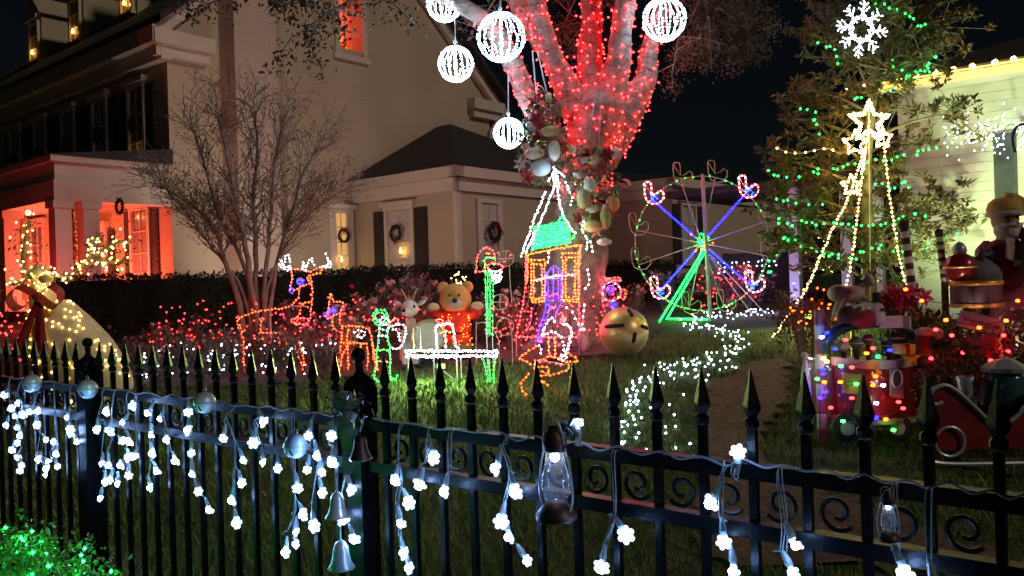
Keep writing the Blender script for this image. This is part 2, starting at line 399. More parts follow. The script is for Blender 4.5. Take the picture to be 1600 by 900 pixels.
# dormers on the front roof slope
for k, (px, py) in enumerate(((62, 92), (126, 60), (207, 17))):
    c = hit(px, py, H(0, .9, 0), E2); s = -(c - A).dot(E1); z = c.z
    d = MB().obox(H(-s - .45, .8, z - .35), E1 * .9, E2 * 2.6, UP * 1.5).prism([H(-s - .6, .7, z + 1.15), H(-s + .6, .7, z + 1.15), H(-s, .7, z + 1.75)], E2 * 2.8)
    d.build('dormer', STUCCO, house, world=True)
    window(house, H(-s, .796, z - .1), E1, -E2, .5, 1.05, 0)
    candle(H(-s, .70, z - .08), 'tiny lit candle in the roof dormer ' + ('far along the roof', 'in the middle of the roof', 'near the gable end')[k], 'candles in the roof dormers')
# gable window with the decorated tree inside
uc = (ua + ub) / 2
MB().obox(H(.004, ua - .14, zb - .16), E1 * .07, E2 * .14, UP * (zt - zb + .3)).obox(H(.004, ub, zb - .16), E1 * .07, E2 * .14, UP * (zt - zb + .3)).obox(H(.004, ua - .2, zb - .30), E1 * .10, E2 * (ub - ua + .4), UP * .14).build('window_frame', TRIM, house, world=True)
mm = MB()
for k in (1, 2): mm.obox(H(-.06, ua + (ub - ua) * k / 3 - .012, zb), E1 * .03, E2 * .024, UP * (zt - zb))
for k in range(1, 5): mm.obox(H(-.062, ua + .002, zb + k * .48 - (.03 if k == 2 else .012)), E1 * .034, E2 * (ub - ua - .004), UP * (.06 if k == 2 else .024))
mm.build('window_muntin', TRIM, house, world=True)
MB().obox(H(-1.55, ua + .01, zb + .01), E1 * .02, E2 * (ub - ua - .02), UP * (zt - zb - .02)).build('room_wall', mat('room_red', (.30, .05, .06), .8), house, world=True)
t = thing('christmas_tree', 'indoor christmas tree with gold lights in the upper gable window', 'christmas tree', H(-.55, ua + .12, zb))
pts = []; bl = []
for k in range(900):
    h = random.random(); r = .50 * (1 - h) ** .9 * math.sqrt(random.random()); a = random.uniform(0, 2 * PI); pts.append((r * math.cos(a), r * math.sin(a), h * 1.9))
for k in range(120):
    h = random.random() ** 1.3; r = .47 * (1 - h) ** .9; a = random.uniform(0, 2 * PI); bl.append((r * math.cos(a), r * math.sin(a), h * 1.8))
MB().tube([(0, 0, 0), (0, 0, 1.8)], [.04, .01]).build('trunk', BARK, t); MB().leaves(pts, .12, .2).build('branches', WREATH, t, kind='stuff'); MB().octa(bl, .020).build('light_string', EM['yellow'], t, kind='stuff')
def lamp(name, loc, color, power, rng=.08, spot=None, aim=None):
    l = bpy.data.lights.new(name, 'SPOT' if spot else 'POINT'); l.energy = power; l.color = color; l.shadow_soft_size = rng
    o = bpy.data.objects.new(name, l); COL.objects.link(o); o.location = loc
    if spot: l.spot_size = spot; l.spot_blend = .8; o.rotation_euler = (Vector(aim) - Vector(loc)).to_track_quat('-Z', 'Y').to_euler()
    return o
lamp('room_lamp', H(-1.0, ub - .25, zb + .9), (1, .12, .10), 14, .05)
# lower gable window (warm lit) left of the wing
pl = hit(523, 360, g0, E1); pr = hit(540, 360, g0, E1); wl = (pr - pl).length; uu = ((pl + pr) / 2 - A).dot(E2)
LITP = emis('lit_pane', (1, .52, .16), .42)
window(house, H(.004, uu, 2.05), E2, E1, wl, hit(530, 333, g0, E1).z - 2.05, 0, pane=LITP, mull=(2, 4), fr=.2)
wreath(H(.10, uu, hit(534, 369, g0, E1).z), E1, .19, 'dark wreath with red bow on the warm lit narrow window', red=True)
candle(H(.12, uu - .08, 2.1), 'candle glowing low in the warm lit narrow window', None)
# wing with hip roof
WU, WW = 4.88, 3.52; HWD = 6.0
C_ = H(WW, WU, 0)
wing = MB().obox(H(-.02, WU, .9), E1 * (WW + .02), E2 * HWD, UP * (ZW - .9 - .02)); wing.build('wing_wall', STUCCO, house, world=True)
ov = .30
e = [H(-.1, WU - ov, ZW + .03), H(WW + ov, WU - ov, ZW + .03), H(WW + ov, WU + HWD + ov, ZW + .03), H(-.1, WU + HWD + ov, ZW + .03)]
pk1 = H(WW - 3.0, WU + 3.0, ZW + 1.8); pk2 = H(-.1, WU + 3.0, ZW + 1.8)
rb = MB(); rb.v = [tuple(p) for p in e + [pk1, pk2]]; rb.f = [(0, 1, 4, 5), (1, 2, 4), (2, 3, 5, 4), (0, 3, 2, 1), (0, 5, 3)]
rb.build('wing_roof', SHINGLE, house, world=True)
MB().obox(H(.0, WU - .26, ZW - .22), E1 * (WW + .26), E2 * .26, UP * .24).obox(H(WW, WU - .26, ZW - .22), E1 * .26, E2 * (HWD + .5), UP * .24).obox(H(.0, WU - .10, ZW - .52), E1 * (WW + .10), E2 * .098, UP * .298).obox(H(WW + .002, WU - .10, ZW - .52), E1 * .098, E2 * (HWD + .2), UP * .298).build('wing_cornice', TRIM, house, world=True)
MB().obox(H(WW - .10, WU - .035, .9), E1 * .135, E2 * .134, UP * (ZW - 1.42)).build('corner_board', TRIM, house, world=True)
wl0 = H(0, WU - .004, 0)
q = hit(626, 370, wl0, E2); sW = (q - A).dot(E1); wb = 1.9; wt = hit(625, 322, wl0, E2).z
window(house, H(sW, WU - .004, wb), E1, -E2, .84, wt - wb - .1, 2, pane=CURT, mull=(2, 4), sw=.42)
wreath(H(sW - .02, WU - .12, hit(623, 365, wl0, E2).z), -E2, .21, 'dark wreath on the curtained window between dark shutters')
candle(H(sW + .12, WU - .13, hit(628, 407, wl0, E2).z), 'candle glowing in the curtained window between dark shutters', None)
wr0 = H(WW + .004, 0, 0)
q = hit(763, 340, wr0, E1); uW = (q - A).dot(E2); wt2 = hit(763, 318, wr0, E1).z
window(house, H(WW + .004, uW, wb), E2, E1, .56, wt2 - wb, 0, pane=CURT, mull=(2, 4), head=False, fr=.16)
wreath(H(WW + .13, uW + .05, hit(766, 363, wr0, E1).z), E1, .24, 'red wreath on the window round the wing corner', red=True)
# rear wing, further along
W2, U2 = WW + 2.13, WU + 5.98
MB().obox(H(0, U2, .9), E1 * W2, E2 * 9, UP * (ZW - .9 - .03)).build('rear_wing_wall', STUCCO, house, world=True)
MB().obox(H(WW, U2 - .25, ZW - .24), E1 * (W2 - WW + .25), E2 * .25, UP * .24).obox(H(W2, U2 - .25, ZW - .24), E1 * .25, E2 * 9.4, UP * .24).obox(H(WW, U2 - .1, ZW - .5), E1 * (W2 - WW + .1), E2 * .098, UP * .258).obox(H(W2 + .002, U2 - .1, ZW - .5), E1 * .098, E2 * 9.1, UP * .258).build('rear_wing_cornice', TRIM, house, world=True)
rb = MB(); e = [H(0, U2 - .3, ZW + .02), H(W2 + .3, U2 - .3, ZW + .02), H(W2 + .3, U2 + 9.3, ZW + .02), H(0, U2 + 9.3, ZW + .02)]
rb.v = [tuple(p) for p in e + [H(W2 - 4, U2 + 4, ZW + .9), H(0, U2 + 4, ZW + .9)]]; rb.f = [(0, 1, 4, 5), (1, 2, 4), (2, 3, 5, 4), (0, 3, 2, 1), (0, 5, 3)]; rb.build('rear_wing_roof', SHINGLE, house, world=True)
r0 = H(W2 + .004, 0, 0)
q = hit(1075, 370, r0, E1); u3 = (q - A).dot(E2); window(house, H(W2 + .004, u3, 2.0), E2, E1, .7, 1.55, 2, pane=CURT, mull=(2, 3), sw=.4)
# porch
K = 2.28; ZP = 4.15
MB().obox(H(.0, -K, ZP - .34), -E1 * 9, E2 * .30, UP * .34).obox(H(-.30, -K + .302, ZP - .34), E1 * .30, E2 * (K - .306), UP * .34).obox(H(.10, -K - .10, ZP + .002), -E1 * 9.1, E2 * (K + .09), UP * .12).obox(H(.03, -K - .03, ZP - .72), -E1 * 9, E2 * .30, UP * .378).obox(H(-.27, -K + .272, ZP - .72), E1 * .30, E2 * (K - .276), UP * .378).build('porch_entablature', TRIM, house, world=True)
MB().prism([H(.14, -K - .14, ZP + .125), H(.14, -.01, ZP + .125), H(.14, -.01, ZP + .45)], -E1 * 9.2).build('porch_roof', SHINGLE, house, world=True)
MB().obox(H(-.31, -K + .31, ZP - .40), -E1 * 8.6, E2 * (K - .32), UP * .05).build('porch_ceiling', TRIM, house, world=True)
MB().obox(H(.1, -K - .1, .9), -E1 * 9.2, E2 * (K + .09), UP * .45).build('porch_floor', mat('porch_paving', (.3, .27, .25), .8), house, world=True)
for (w_, u_) in ((-.16, -K + .14), (-.16, -K + .66), (-2.7, -K + .14), (-5.2, -K + .14)):
    c = MB(); cc = H(w_, u_, 1.35)
    c.obox(cc - E1 * .15 - E2 * .15, E1 * .30, E2 * .30, UP * (ZP - .72 - 1.35)); c.obox(cc - E1 * .19 - E2 * .19, E1 * .38, E2 * .38, UP * .2); c.obox(cc - E1 * .19 - E2 * .19 + UP * (ZP - .72 - 1.35 - .14), E1 * .38, E2 * .38, UP * .138)
    c.build('column', TRIM, house, world=True)
# porch back wall: window with shutters, wreath
pf = H(0, -.004, 0)
q = hit(222, 380, pf, E2); sP = (q - A).dot(E1); window(house, H(sP, -.004, 1.6), E1, -E2, .72, 1.85, 2, mull=(2, 4), sw=.30)
q = hit(158, 380, pf, E2); sP2 = (q - A).dot(E1); window(house, H(sP2, -.004, 1.6), E1, -E2, .6, 1.5, 2, mull=(2, 4), sw=.30)
q = hit(60, 380, pf, E2); sP3 = (q - A).dot(E1); window(house, H(sP3, -.004, 1.6), E1, -E2, .8, 1.85, 0, mull=(2, 4))
q = hit(189, 323, H(0, -1.2, 0), E2); wreath(q, -E2, .17, 'dark wreath hanging in the red lit porch', bow=False)
q = hit(44, 337, H(0, -1.3, 0), E2)
t = thing('hanging_lantern', 'glowing glass lantern hanging from the porch ceiling', 'lantern', q)
MB().lathe([(.03, .34), (.09, .22), (.10, .20)], n=8).lathe([(.085, -.02), (.085, -.05), (.02, -.08)], n=8).tube([(0, 0, .34), (0, 0, ZP - .40 - q.z)], .008).build('cage', IRON, t)
for k in range(6): a = k * PI / 3; MB().tube([(.085 * math.cos(a), .085 * math.sin(a), -.03), (.098 * math.cos(a), .098 * math.sin(a), .21)], .006, 4).build('bar', IRON, t)
MB().ball((0, 0, .07), .055, 10, 7).build('bulb', EM['candle'], t, smooth=True)
# red ground lights of the porch
for k, (w_, u_, pw) in enumerate(((-1.3, -1.1, 62), (-3.6, -1.1, 75), (-6.4, -1.2, 75))):
    p = H(w_, u_, 1.37); t = thing('porch_uplight', ('red floodlight on the porch floor behind the corner columns', 'red floodlight on the porch floor below the lantern', 'red floodlight at the far end of the porch floor')[k], 'floodlight', p)
    MB().lathe([(.07, 0), (.07, .03), (.09, .06), (.09, .12), (.07, .12)], n=12).build('housing', IRON, t); MB().lathe([(.065, .124), (.06, .128)], n=12).build('lens', emis('red_lens', (1, .03, .04), 10), t)
    lamp('porch_red_light', p + V(0, 0, .25), (1, .13, .065), pw * 2.0, .12)
p = H(.75, -K - .55, gz(14.5) + .02); t = thing('porch_uplight', 'red floodlight on the ground outside the porch corner', 'floodlight', p)
MB().lathe([(.07, 0), (.07, .03), (.09, .06), (.09, .12), (.07, .12)], n=12).build('housing', IRON, t); MB().lathe([(.065, .124), (.06, .128)], n=12).build('lens', MATS['red_lens'], t)
lamp('porch_red_light', p + V(0, 0, .3), (1, .04, .06), 38, .08)
# garland hanging between the corner columns and outside red light stroke
p = hit(113, 345, H(0, -K + .6, 0), E2); t = thing('hanging_garland', 'pink floral garland hanging between the porch corner columns', 'garland', p)
pts = [(random.gauss(0, .05), random.gauss(0, .05), random.uniform(-1.2, .55)) for k in range(420)]
MB().tube([(0, 0, .6), (0.02, 0, -.4), (0, 0, -1.2)], .012).build('stem', CORD, t); MB().leaves(pts, .10, .5).build('foliage', mat('garland_pink', (.55, .35, .33), .8, var=.5, scale=9, col2=(.12, .10, .06)), t, kind='stuff')
# house floodlight behind the hedge
for k, (w_, u_, pw, aim) in enumerate(((2.8, .15, 120, H(0, 5, 5.6)), (5.0, 2.6, 130, H(2.6, 6, 3.0)))):
    p = H(w_, u_, gz(16) + .02); t = thing('yard_floodlight', ('small black floodlight behind the hedge aimed at the gable', 'small black floodlight behind the hedge aimed at the hip roofed wing')[k], 'floodlight', p)
    MB().tube([(0, 0, 0), (0, 0, .16)], .012).box((0, 0, .20), (.16, .08, .12)).build('housing', IRON, t); MB().box((-.03, .045, .21), (.10, .006, .08)).build('lens', emis('flood_lens', (1, .8, .6), 8), t)
    lamp('house_flood_light', p + V(0, .12, .30), (1, .80, .62), pw, .10, rad(150), aim)

# ================================================================== HOUSE ACROSS (right)
RA = V(6.2, 12.5, .9); ZR = 4.25
rh = thing('neighbour_house', 'pale sided house lit yellow green behind the magnolia tree', 'house', RA)
def R_(w, u, z): p = RA + E1 * w + E2 * u; p.z = z; return p
SID = mat('pale_siding', (.62, .60, .52), .7, var=.05, scale=2)
wl_, wr_ = -.35, 7.0
MB().obox(R_(wl_, .03, .8), E1 * (wr_ - wl_), E2 * 6, UP * (ZR - .8)).build('wall', SID, rh, world=True)
nb = 24; bh = (ZR - .9) / nb
for k in range(nb):
    z = .9 + k * bh
    MB().prism([R_(wl_, .029, z), R_(wl_, -.006, z), R_(wl_, .012, z + bh - .004), R_(wl_, .029, z + bh - .004)], E1 * (wr_ - wl_)).build('siding_board', SID, rh, world=True)
MB().obox(R_(-.6, -.45, ZR), E1 * 8.4, E2 * .5, UP * .16).build('eave', TRIM, rh, world=True)
rb = MB(); rb.v = [tuple(p) for p in (R_(-.7, -.55, ZR + .165), R_(8, -.55, ZR + .165), R_(8, 3, ZR + 1.45), R_(2.4, 3, ZR + 1.45), R_(8, 6.5, ZR + .17), R_(-.7, 6.5, ZR + .17))]; rb.f = [(0, 1, 2, 3), (0, 3, 5), (3, 2, 4, 5), (1, 4, 2), (0, 5, 4, 1)]
rb.build('roof', SHINGLE, rh, world=True)
pw0 = R_(0, 0, 0); q1 = hit(1555, 300, pw0, E2); q2 = hit(1591, 300, pw0, E2); zt_ = hit(1575, 208, pw0, E2).z
sh = MB().obox(V(q1.x, q1.y, 1.5) - E2 * .05, (V(q2.x, q2.y, 0) - V(q1.x, q1.y, 0)), E2 * .03, UP * (zt_ - 1.5)).build('shutter', mat('grey_shutter', (.06, .065, .07), .6), rh, world=True)
exs = (V(q2.x, q2.y, 0) - V(q1.x, q1.y, 0)); 
for k in range(18):
    z = 1.56 + k * (zt_ - 1.65) / 18
    MB().prism([V(q1.x, q1.y, z) + exs * .14 - E2 * .051, V(q1.x, q1.y, z + .09) + exs * .14 - E2 * .051, V(q1.x, q1.y, z) + exs * .14 - E2 * .068], exs * .72).build('slat', MATS['grey_shutter'], sh, world=True)
window(rh, V(q2.x, q2.y, 1.7) + E1 * .62 - E2 * .004, E1, -E2, .8, zt_ - 1.8, 0)
# posts of the covered walk left of the wall
BLP = mat('white_post', (.70, .70, .74), .6, var=.04)
for px in (1240, 1322, 1370):
    q = hit(px, 400, R_(0, 0, 0), E2); MB().obox(V(q.x, q.y, .85) - E1 * .08, E1 * .16, E2 * .16, UP * (3.05 - .85)).build('post', BLP, rh, world=True)
MB().obox(R_(-4.3, -.12, 3.052), E1 * 3.9, E2 * 2.2, UP * .12).build('walk_canopy', SHINGLE, rh, world=True)
# eave bulbs
t = thing('eave_light_string', 'row of big warm bulbs along the neighbour roof edge', 'string lights', R_(0, -.5, ZR))
pts = []
for k in range(16):
    p = R_(-.9 + k * .243 + random.uniform(-.02, .02), -.56, ZR + .10); pts.append(p)
    b = MB().ico([(0, 0, 0)], .040).build('bulb', EM['cream'], t); b.location = wm(t).inverted() @ (p + V(0, 0, .05))
MB().tube(pts, .006, 5).build('cord', CORD, t, world=True, kind='stuff')
# white icicle twinkles above the shutter
t = thing('twig_light_string', 'tangle of tiny cool white lights above the grey shutter', 'string lights', R_(1, -.3, 3.2))
pts = []
for k in range(115): pts.append(jit(at(random.uniform(1475, 1605), 208 + random.gauss(0, 17), 11.6 - random.random() * .4), .02))
MB().octa(pts, .0095).build('light_string', EM['white'], t, world=True, kind='stuff')
cp = MB()
for k in range(9):
    a = at(1475 + k * 15, 225 - random.random() * 20, 11.5); cp.tube(smooth_path([a, a + V(.1, -.05, .12), a + V(.25, -.1, .05), a + V(.36, 0, .14)], 3), .005, 4)
cp.build('cord', CORD, t, world=True, kind='stuff')
t = thing('bracket_lamp', 'dark curved bracket lamp by the neighbour house wall', 'lamp', at(1592, 240, 11.0))
MB().tube(smooth_path([at(1586, 238, 11), at(1582, 215, 11), at(1590, 197, 11), at(1606, 196, 11), at(1612, 215, 11)], 5), .018, 8).build('bracket', IRON, t, world=True)
MB().lathe([(.02, 0), (.09, -.10), (.10, -.12)], at(1612, 218, 11), 12).build('lamp_shade', IRON, t, world=True)
# yellow-green floodlight at the wall foot, cool light below eave comes from the twig lights
for k, (px, col, pw, lab) in enumerate(((1490, (.60, 1, .42), 380, 'small floodlight casting yellow green light up the neighbour wall'), (1585, (.95, .95, .50), 300, 'small floodlight casting amber light up the neighbour wall'))):
    q = hit(px, 445, R_(0, -3.3, 0), E2); q.z = gz(q.y) + .02
    t = thing('wall_floodlight', lab, 'floodlight', q); MB().tube([(0, 0, 0), (0, 0, .12)], .01).box((0, 0, .16), (.14, .08, .10)).build('housing', IRON, t); MB().box((0, .043, .165), (.11, .006, .07)).build('lens', emis('wall_lens%d' % k, col, 6), t)
    lamp('wall_flood_light', q + V(.06, .1, .24), col, pw, .08, rad(110), q + E2 * 3.3 + E1 * .9 + UP * 3.4)
lamp('walk_blue_light', hit(1225, 470, R_(0, -.5, 0), E2), (.35, .38, 1), 7, .06)
# warm rear fence panel of dark boards under the walk
t = thing('board_fence', 'dark board fence behind the ferris wheel', 'fence', at(1150, 440, 15.5))
for k in range(14):
    p = at(1130 + k * 9.5, 440, 15.5); b = MB().obox(V(p.x, p.y, 1.0), V(.108, 0, 0), V(0, .02, 0), UP * (1.02 + .02 * random.random())).build('board', mat('dark_board', (.035, .03, .03), .8), t, world=True)
MB().obox(at(1130, 440, 15.55) * 1 + V(0, 0, -.2), V(1.6, 0, 0), V(0, .04, 0), UP * .08).build('rail', MATS['dark_board'], t, world=True)
t = thing('drip_light_string', 'white drip lights hung along the dark board fence', 'string lights', at(1130, 400, 15.3)); pts = []; cd = MB()
a = at(1122, 407, 15.3); b = at(1212, 402, 15.3); cd.tube([a, (a + b) / 2 - V(0, 0, .03), b], .005, 4)
for k in range(10):
    s = a.lerp(b, k / 9 + random.gauss(0, .015)); n = random.randint(1, 4); cd.tube([s, s - V(0, 0, n * .085)], .003, 4)
    pts += [s - V(0, 0, .06 + j * .085) for j in range(n)]
cd.build('cord', CORD, t, world=True, kind='stuff'); MB().octa([jit(q, .012) for q in pts], .011).build('light_string', EM['white'], t, world=True, kind='stuff')

# ================================================================== HEDGES
def hedge(label, pts, zt0, th=.8):
    base = Vector(pts[0]); t = thing('hedge', label, 'hedge', (base.x, base.y, gz(base.y)))
    core = MB(); L = []
    for a, b in zip(pts[:-1], pts[1:]):
        a = V(a[0], a[1], 0); b = V(b[0], b[1], 0); d = (b - a); n = V(-d.y, d.x, 0).normalized()
        za = gz(a.y) - .1; h = zt0 - za - .08
        core.obox(V(a.x, a.y, za) - n * 0 + n * .05, d, n * (th - .1), UP * h)
        cnt = int(d.length * 620)
        for k in range(cnt):
            u = random.random(); r = random.random()
            if r < .55: p = a + d * u + V(0, 0, za + random.random() * (h + .1)) + n * random.uniform(-.02, .07)
            else: p = a + d * u + V(0, 0, za + h + .02 + random.gauss(.02, .035)) + n * random.uniform(0, th)
            L.append(p)
    core.build('core', mat('hedge_core', (.012, .018, .01), .95), t, world=True); MB().leaves(L, .075, .5).build('foliage', DKLEAF, t, world=True, kind='stuff')
hp = [at(84, 440, 12.6).xy, at(330, 440, 13.7).xy, at(560, 440, 14.9).xy]
hedge('dark clipped hedge running in front of the red lit porch', hp, 1.93)
hedge('dark clipped hedge below the wing window with shutters', [at(552, 440, 15.25).xy, at(830, 440, 16.6).xy], 1.99)
hedge('dark clipped hedge behind the oak and ferris wheel', [at(880, 440, 17.0).xy, at(1060, 440, 18.0).xy], 2.0)

# ================================================================== OAK
OD = 11.5
def limb(spec, d0, d1=None, n=4, jitter=.0):
    d1 = d1 if d1 is not None else d0; k = len(spec); pts = []; rs = []
    for i, (x, y, w) in enumerate(spec):
        d = d0 + (d1 - d0) * i / (k - 1); pts.append(at(x, y, d)); rs.append(w / 2 * d / F)
    sp = smooth_path(pts, n); r2 = []
    for i in range(k - 1):
        for j in range(n): t = j / n; r2.append(rs[i] * (1 - t) + rs[i + 1] * t)
    r2.append(rs[-1]); return sp, r2
oakb = G(900, 520); oakb = V(at(897, 520, OD).x, OD, gz(OD))
oak = thing('oak_tree', 'big live oak wound with red lights in the middle of the yard', 'tree', oakb)
LIMBS = [limb([(893, 545, 150), (896, 500, 112), (900, 430, 92), (908, 330, 84), (922, 240, 76), (930, 200, 90), (932, 170, 96), (930, 150, 66), (929, 138, 16)], OD),
  limb([(905, 175, 56), (880, 125, 40), (862, 88, 33), (850, 50, 31), (836, 0, 28), (818, -60, 26), (790, -140, 24)], OD - .05, OD - .5),
  limb([(925, 160, 64), (922, 110, 42), (922, 70, 36), (925, 35, 32), (924, -10, 32), (934, -80, 30), (930, -160, 26)], OD, OD + .3),
  limb([(945, 170, 60), (958, 125, 46), (968, 90, 38), (970, 55, 32), (976, 10, 34), (988, -40, 32), (1040, -140, 28)], OD - .05, OD - .3),
  limb([(935, 250, 62), (960, 205, 60), (985, 165, 50), (1008, 125, 34), (1014, 80, 26), (1030, 25, 24), (1066, -50, 22), (1150, -110, 18)], OD + .05, OD + .4),
  limb([(898, 270, 40), (862, 215, 36), (828, 160, 33), (802, 100, 31), (768, 42, 28), (715, 6, 24), (640, -25, 20), (520, -60, 16)], OD - .1, OD - .9),
  limb([(868, 100, 32), (842, 58, 33), (814, 10, 31), (790, -40, 30), (740, -110, 26)], OD + .1, OD + .5)]
tb = MB()
for i, (sp, rs) in enumerate(LIMBS):
    if i: tb.tube(*[[q for k_, q in enumerate(zz_)] for zz_ in (sp, rs)], 24)
from mathutils import noise
def rough(mbx, amp, f1=5.):
    for i, v in enumerate(mbx.v):
        p = Vector(v); k = noise.noise(V(p.x * f1, p.y * f1, p.z * f1 * .45)) * amp + noise.noise(p * 14) * amp * .45; q = noise.noise_vector(p * 3.1) ; d = V(q.x, q.y, q.z * .3); mbx.v[i] = tuple(p + d * k * 1.4)
    return mbx
def dense(sp, rs, k=3):
    o = []; r = []
    for i in range(len(sp) - 1):
        for j in range(k): u = j / k; o.append(sp[i].lerp(sp[i + 1], u)); r.append(rs[i] * (1 - u) + rs[i + 1] * u)
    return o + [sp[-1]], r + [rs[-1]]
rough(MB().tube(*dense(*LIMBS[0]), 36), .10).build('trunk', BARK, oak, smooth=True, world=True)
rough(tb, .06).build('limb', BARK, oak, smooth=True, world=True)
rt = MB()
for k in range(7):
    a = k * 2 * PI / 7 + .3; b0 = oakb + V(math.cos(a) * .35, math.sin(a) * .35, .22); rt.tube(smooth_path([b0, oakb + V(math.cos(a) * .65, math.sin(a) * .65, .05), oakb + V(math.cos(a) * 1.0, math.sin(a) * 1.0, -.08)], 3), [.16, .14, .12, .10, .08, .06, .04], 8)
rt.build('root', BARK, oak, smooth=True, world=True)
# thin branches and canopy
br = MB(); LV = []
def twig(p0, p1, r0, n=5, leaf=260, spread=.28, droop=.0):
    mid = (p0 + p1) / 2 + V(random.gauss(0, .1), random.gauss(0, .1), .12); sp = smooth_path([p0, mid, p1], 4); br.tube(sp, [r0 * (1 - .8 * i / (len(sp) - 1)) for i in range(len(sp))], 6)
    for k in range(n):
        a = sp[random.randint(3, len(sp) - 1)]; b = a + V(random.gauss(0, spread), random.gauss(0, spread), random.gauss(-droop, spread * .6)); br.tube([a, (a + b) / 2 + V(0, 0, .04), b], [r0 * .3, r0 * .2, r0 * .08], 4)
        for j in range(int(leaf / n)):
            u = random.random() ** .6; p = a.lerp(b, u); LV.append(p + V(random.gauss(0, .085), random.gauss(0, .085), random.gauss(-.02, .075)))
for (a, b, da, db, r0, lf, dr) in [((1070, -50), (1110, 60), 11.9, 12.2, .05, 500, .2), ((1100, -80), (1170, 55), 12, 12.4, .05, 700, .2), ((1050, -20), (1050, 115), 11.8, 11.9, .03, 330, .25), ((1110, -60), (1200, 20), 12.2, 12.4, .04, 520, .1), ((1030, -40), (1120, 20), 11.8, 12.3, .04, 520, .15), ((1040, -60), (1150, 75), 12.3, 12.8, .04, 520, .15),
    ((640, -25), (455, 60), 10.6, 10.2, .035, 320, .15), ((560, -60), (435, 20), 10.5, 10.3, .035, 300, .1), ((600, -40), (640, 30), 10.7, 10.6, .03, 240, .1), ((560, -60), (480, 75), 10.5, 10.4, .025, 170, .15), ((500, -70), (415, 15), 10.4, 10.2, .03, 240, .05), ((560, -50), (300, 15), 10.4, 10.0, .03, 200, .05),
    ((560, -50), (250, -10), 10.4, 10.1, .03, 160, .05), ((820, -60), (760, 20), 11, 11.2, .03, 150, .1), ((930, -60), (880, 40), 12, 12.4, .03, 300, .1), ((990, -40), (895, 60), 12.4, 12.8, .03, 300, .15), ((820, -60), (900, 30), 12, 12.6, .03, 200, .1), ((700, 0), (760, 60), 11.8, 12.2, .02, 160, .1)]:
    twig(at(*a, da), at(*b, db), r0, 6, lf, .30, dr)
for k in range(30):
    c = at(random.uniform(420, 1250), random.uniform(-330, -60), random.uniform(10.2, 13.2)); q = at(900, -120, OD); twig(q.lerp(c, .35), c, .05, 5, 260, .34)
br.build('branch', BARK, oak, world=True); MB().leaves(LV, .075, .5).build('crown', mat('oak_leaf', (.055, .058, .028), .7, var=.5, scale=3), oak, world=True, kind='stuff')
# hanging moss clumps
ML = []
for k in range(46):
    x, y, w, h = random.choice([(1052, 95, 22, 60), (1095, 60, 40, 45), (1150, 55, 38, 45), (1185, 35, 30, 35), (1120, 20, 60, 30)])
    c = at(x + random.gauss(0, w * .5), y + random.gauss(0, h * .4), 12.3 + random.gauss(0, .3))
    for j in range(85): ML.append(c + V(random.gauss(0, .075), random.gauss(0, .08), random.gauss(-.05, .11)))
MB().leaves(ML, .055, .35).build('hanging_moss', mat('moss', (.12, .115, .085), .95, var=.4, scale=5), oak, world=True, kind='stuff')
# red lights wound round trunk and limbs
t = thing('trunk_light_string', 'red string lights wound around the oak trunk and limbs', 'string lights', oakb); cd = MB(); bl = []; tot = 0
for i, (sp, rs) in enumerate(LIMBS):
    pitch = .150 if i else .15; th = random.random() * 6; path = []
    L = [0]
    for a, b in zip(sp[:-1], sp[1:]): L.append(L[-1] + (b - a).length)
    end = L[-1] * (.93 if i in (0,) else (.55 if i == 5 else .80)); s = (2.0 if i == 0 else .15); 
    while s < end:
        j = max(q for q in range(len(L)) if L[q] <= s); j = min(j, len(sp) - 2); u = (s - L[j]) / max(1e-6, L[j + 1] - L[j])
        c = sp[j].lerp(sp[j + 1], u); r = rs[j] * (1 - u) + rs[j + 1] * u; d = (sp[j + 1] - sp[j]).normalized()
        a = d.cross(V(0, 1, 0)).normalized(); b = a.cross(d).normalized()
        rr = r + .012
        p = c + (a * math.cos(th) + b * math.sin(th)) * rr; path.append(p)
        dth = .30; th += dth; s += pitch * dth / (2 * PI)
    cd.tube([jit(q, .012) for q in path], .0035, 4)
    for p in resample(path, .100):
        if random.random() < .93: bl.append(jit(p, .026))
cd.build('cord', CORD, t, world=True, kind='stuff'); MB().octa(bl, .0125).build('light_string', EM['red'], t, world=True, kind='stuff')

# light balls
for (px, py, r, d, top, lab) in [(694, 6, 27, 10.9, -70, 'small white light ball cut by the top edge, upper of the two beside the gable'), (712, 100, 27, 10.7, 28, 'white light ball hanging below another one beside the gable'), (783, 58, 37, 10.4, -40, 'largest white light ball hanging before the left oak limb'), (1038, 30, 33, 10.9, -40, 'white light ball hanging right of the oak limbs'), (795, 208, 23, 11.0, 110, 'lowest and smallest white light ball beside the floral basket')]:
    c = at(px, py, d); R = r * d / F; t = thing('light_ball', lab, 'light ball', c, random.random(), 'white light balls hanging in the oak')
    fr = MB(); pts = []; M = 16
    for m in range(M):
        a = 2 * PI * m / M; fr.tube([(R * math.sin(q) * math.cos(a), R * math.sin(q) * math.sin(a), R * math.cos(q)) for q in np.linspace(.05, PI - .05, 12)], .003, 4)
        for q in np.linspace(.16, PI - .1, 22):
            a2 = a + random.gauss(0, .018); q2 = q + random.gauss(0, .02); r2 = R * random.uniform(.985, 1.02); pts.append((r2 * math.sin(q2) * math.cos(a2), r2 * math.sin(q2) * math.sin(a2), r2 * math.cos(q2)))
    fr.build('frame', CLCORD, t); MB().octa(pts, .0088).build('light_string', EM['ball'], t, kind='stuff')
    e_ = at(px - (1 if px != 694 else 0), top, d); MB().tube([V(0, 0, R), e_ - c], .008, 5).tube([V(0, 0, R + .06) + V(.02 * math.cos(q), 0, .02 * math.sin(q)) for q in np.linspace(0, 2 * PI, 10, endpoint=False)], .006, 4, closed=True).build('hanger', CLCORD, t)
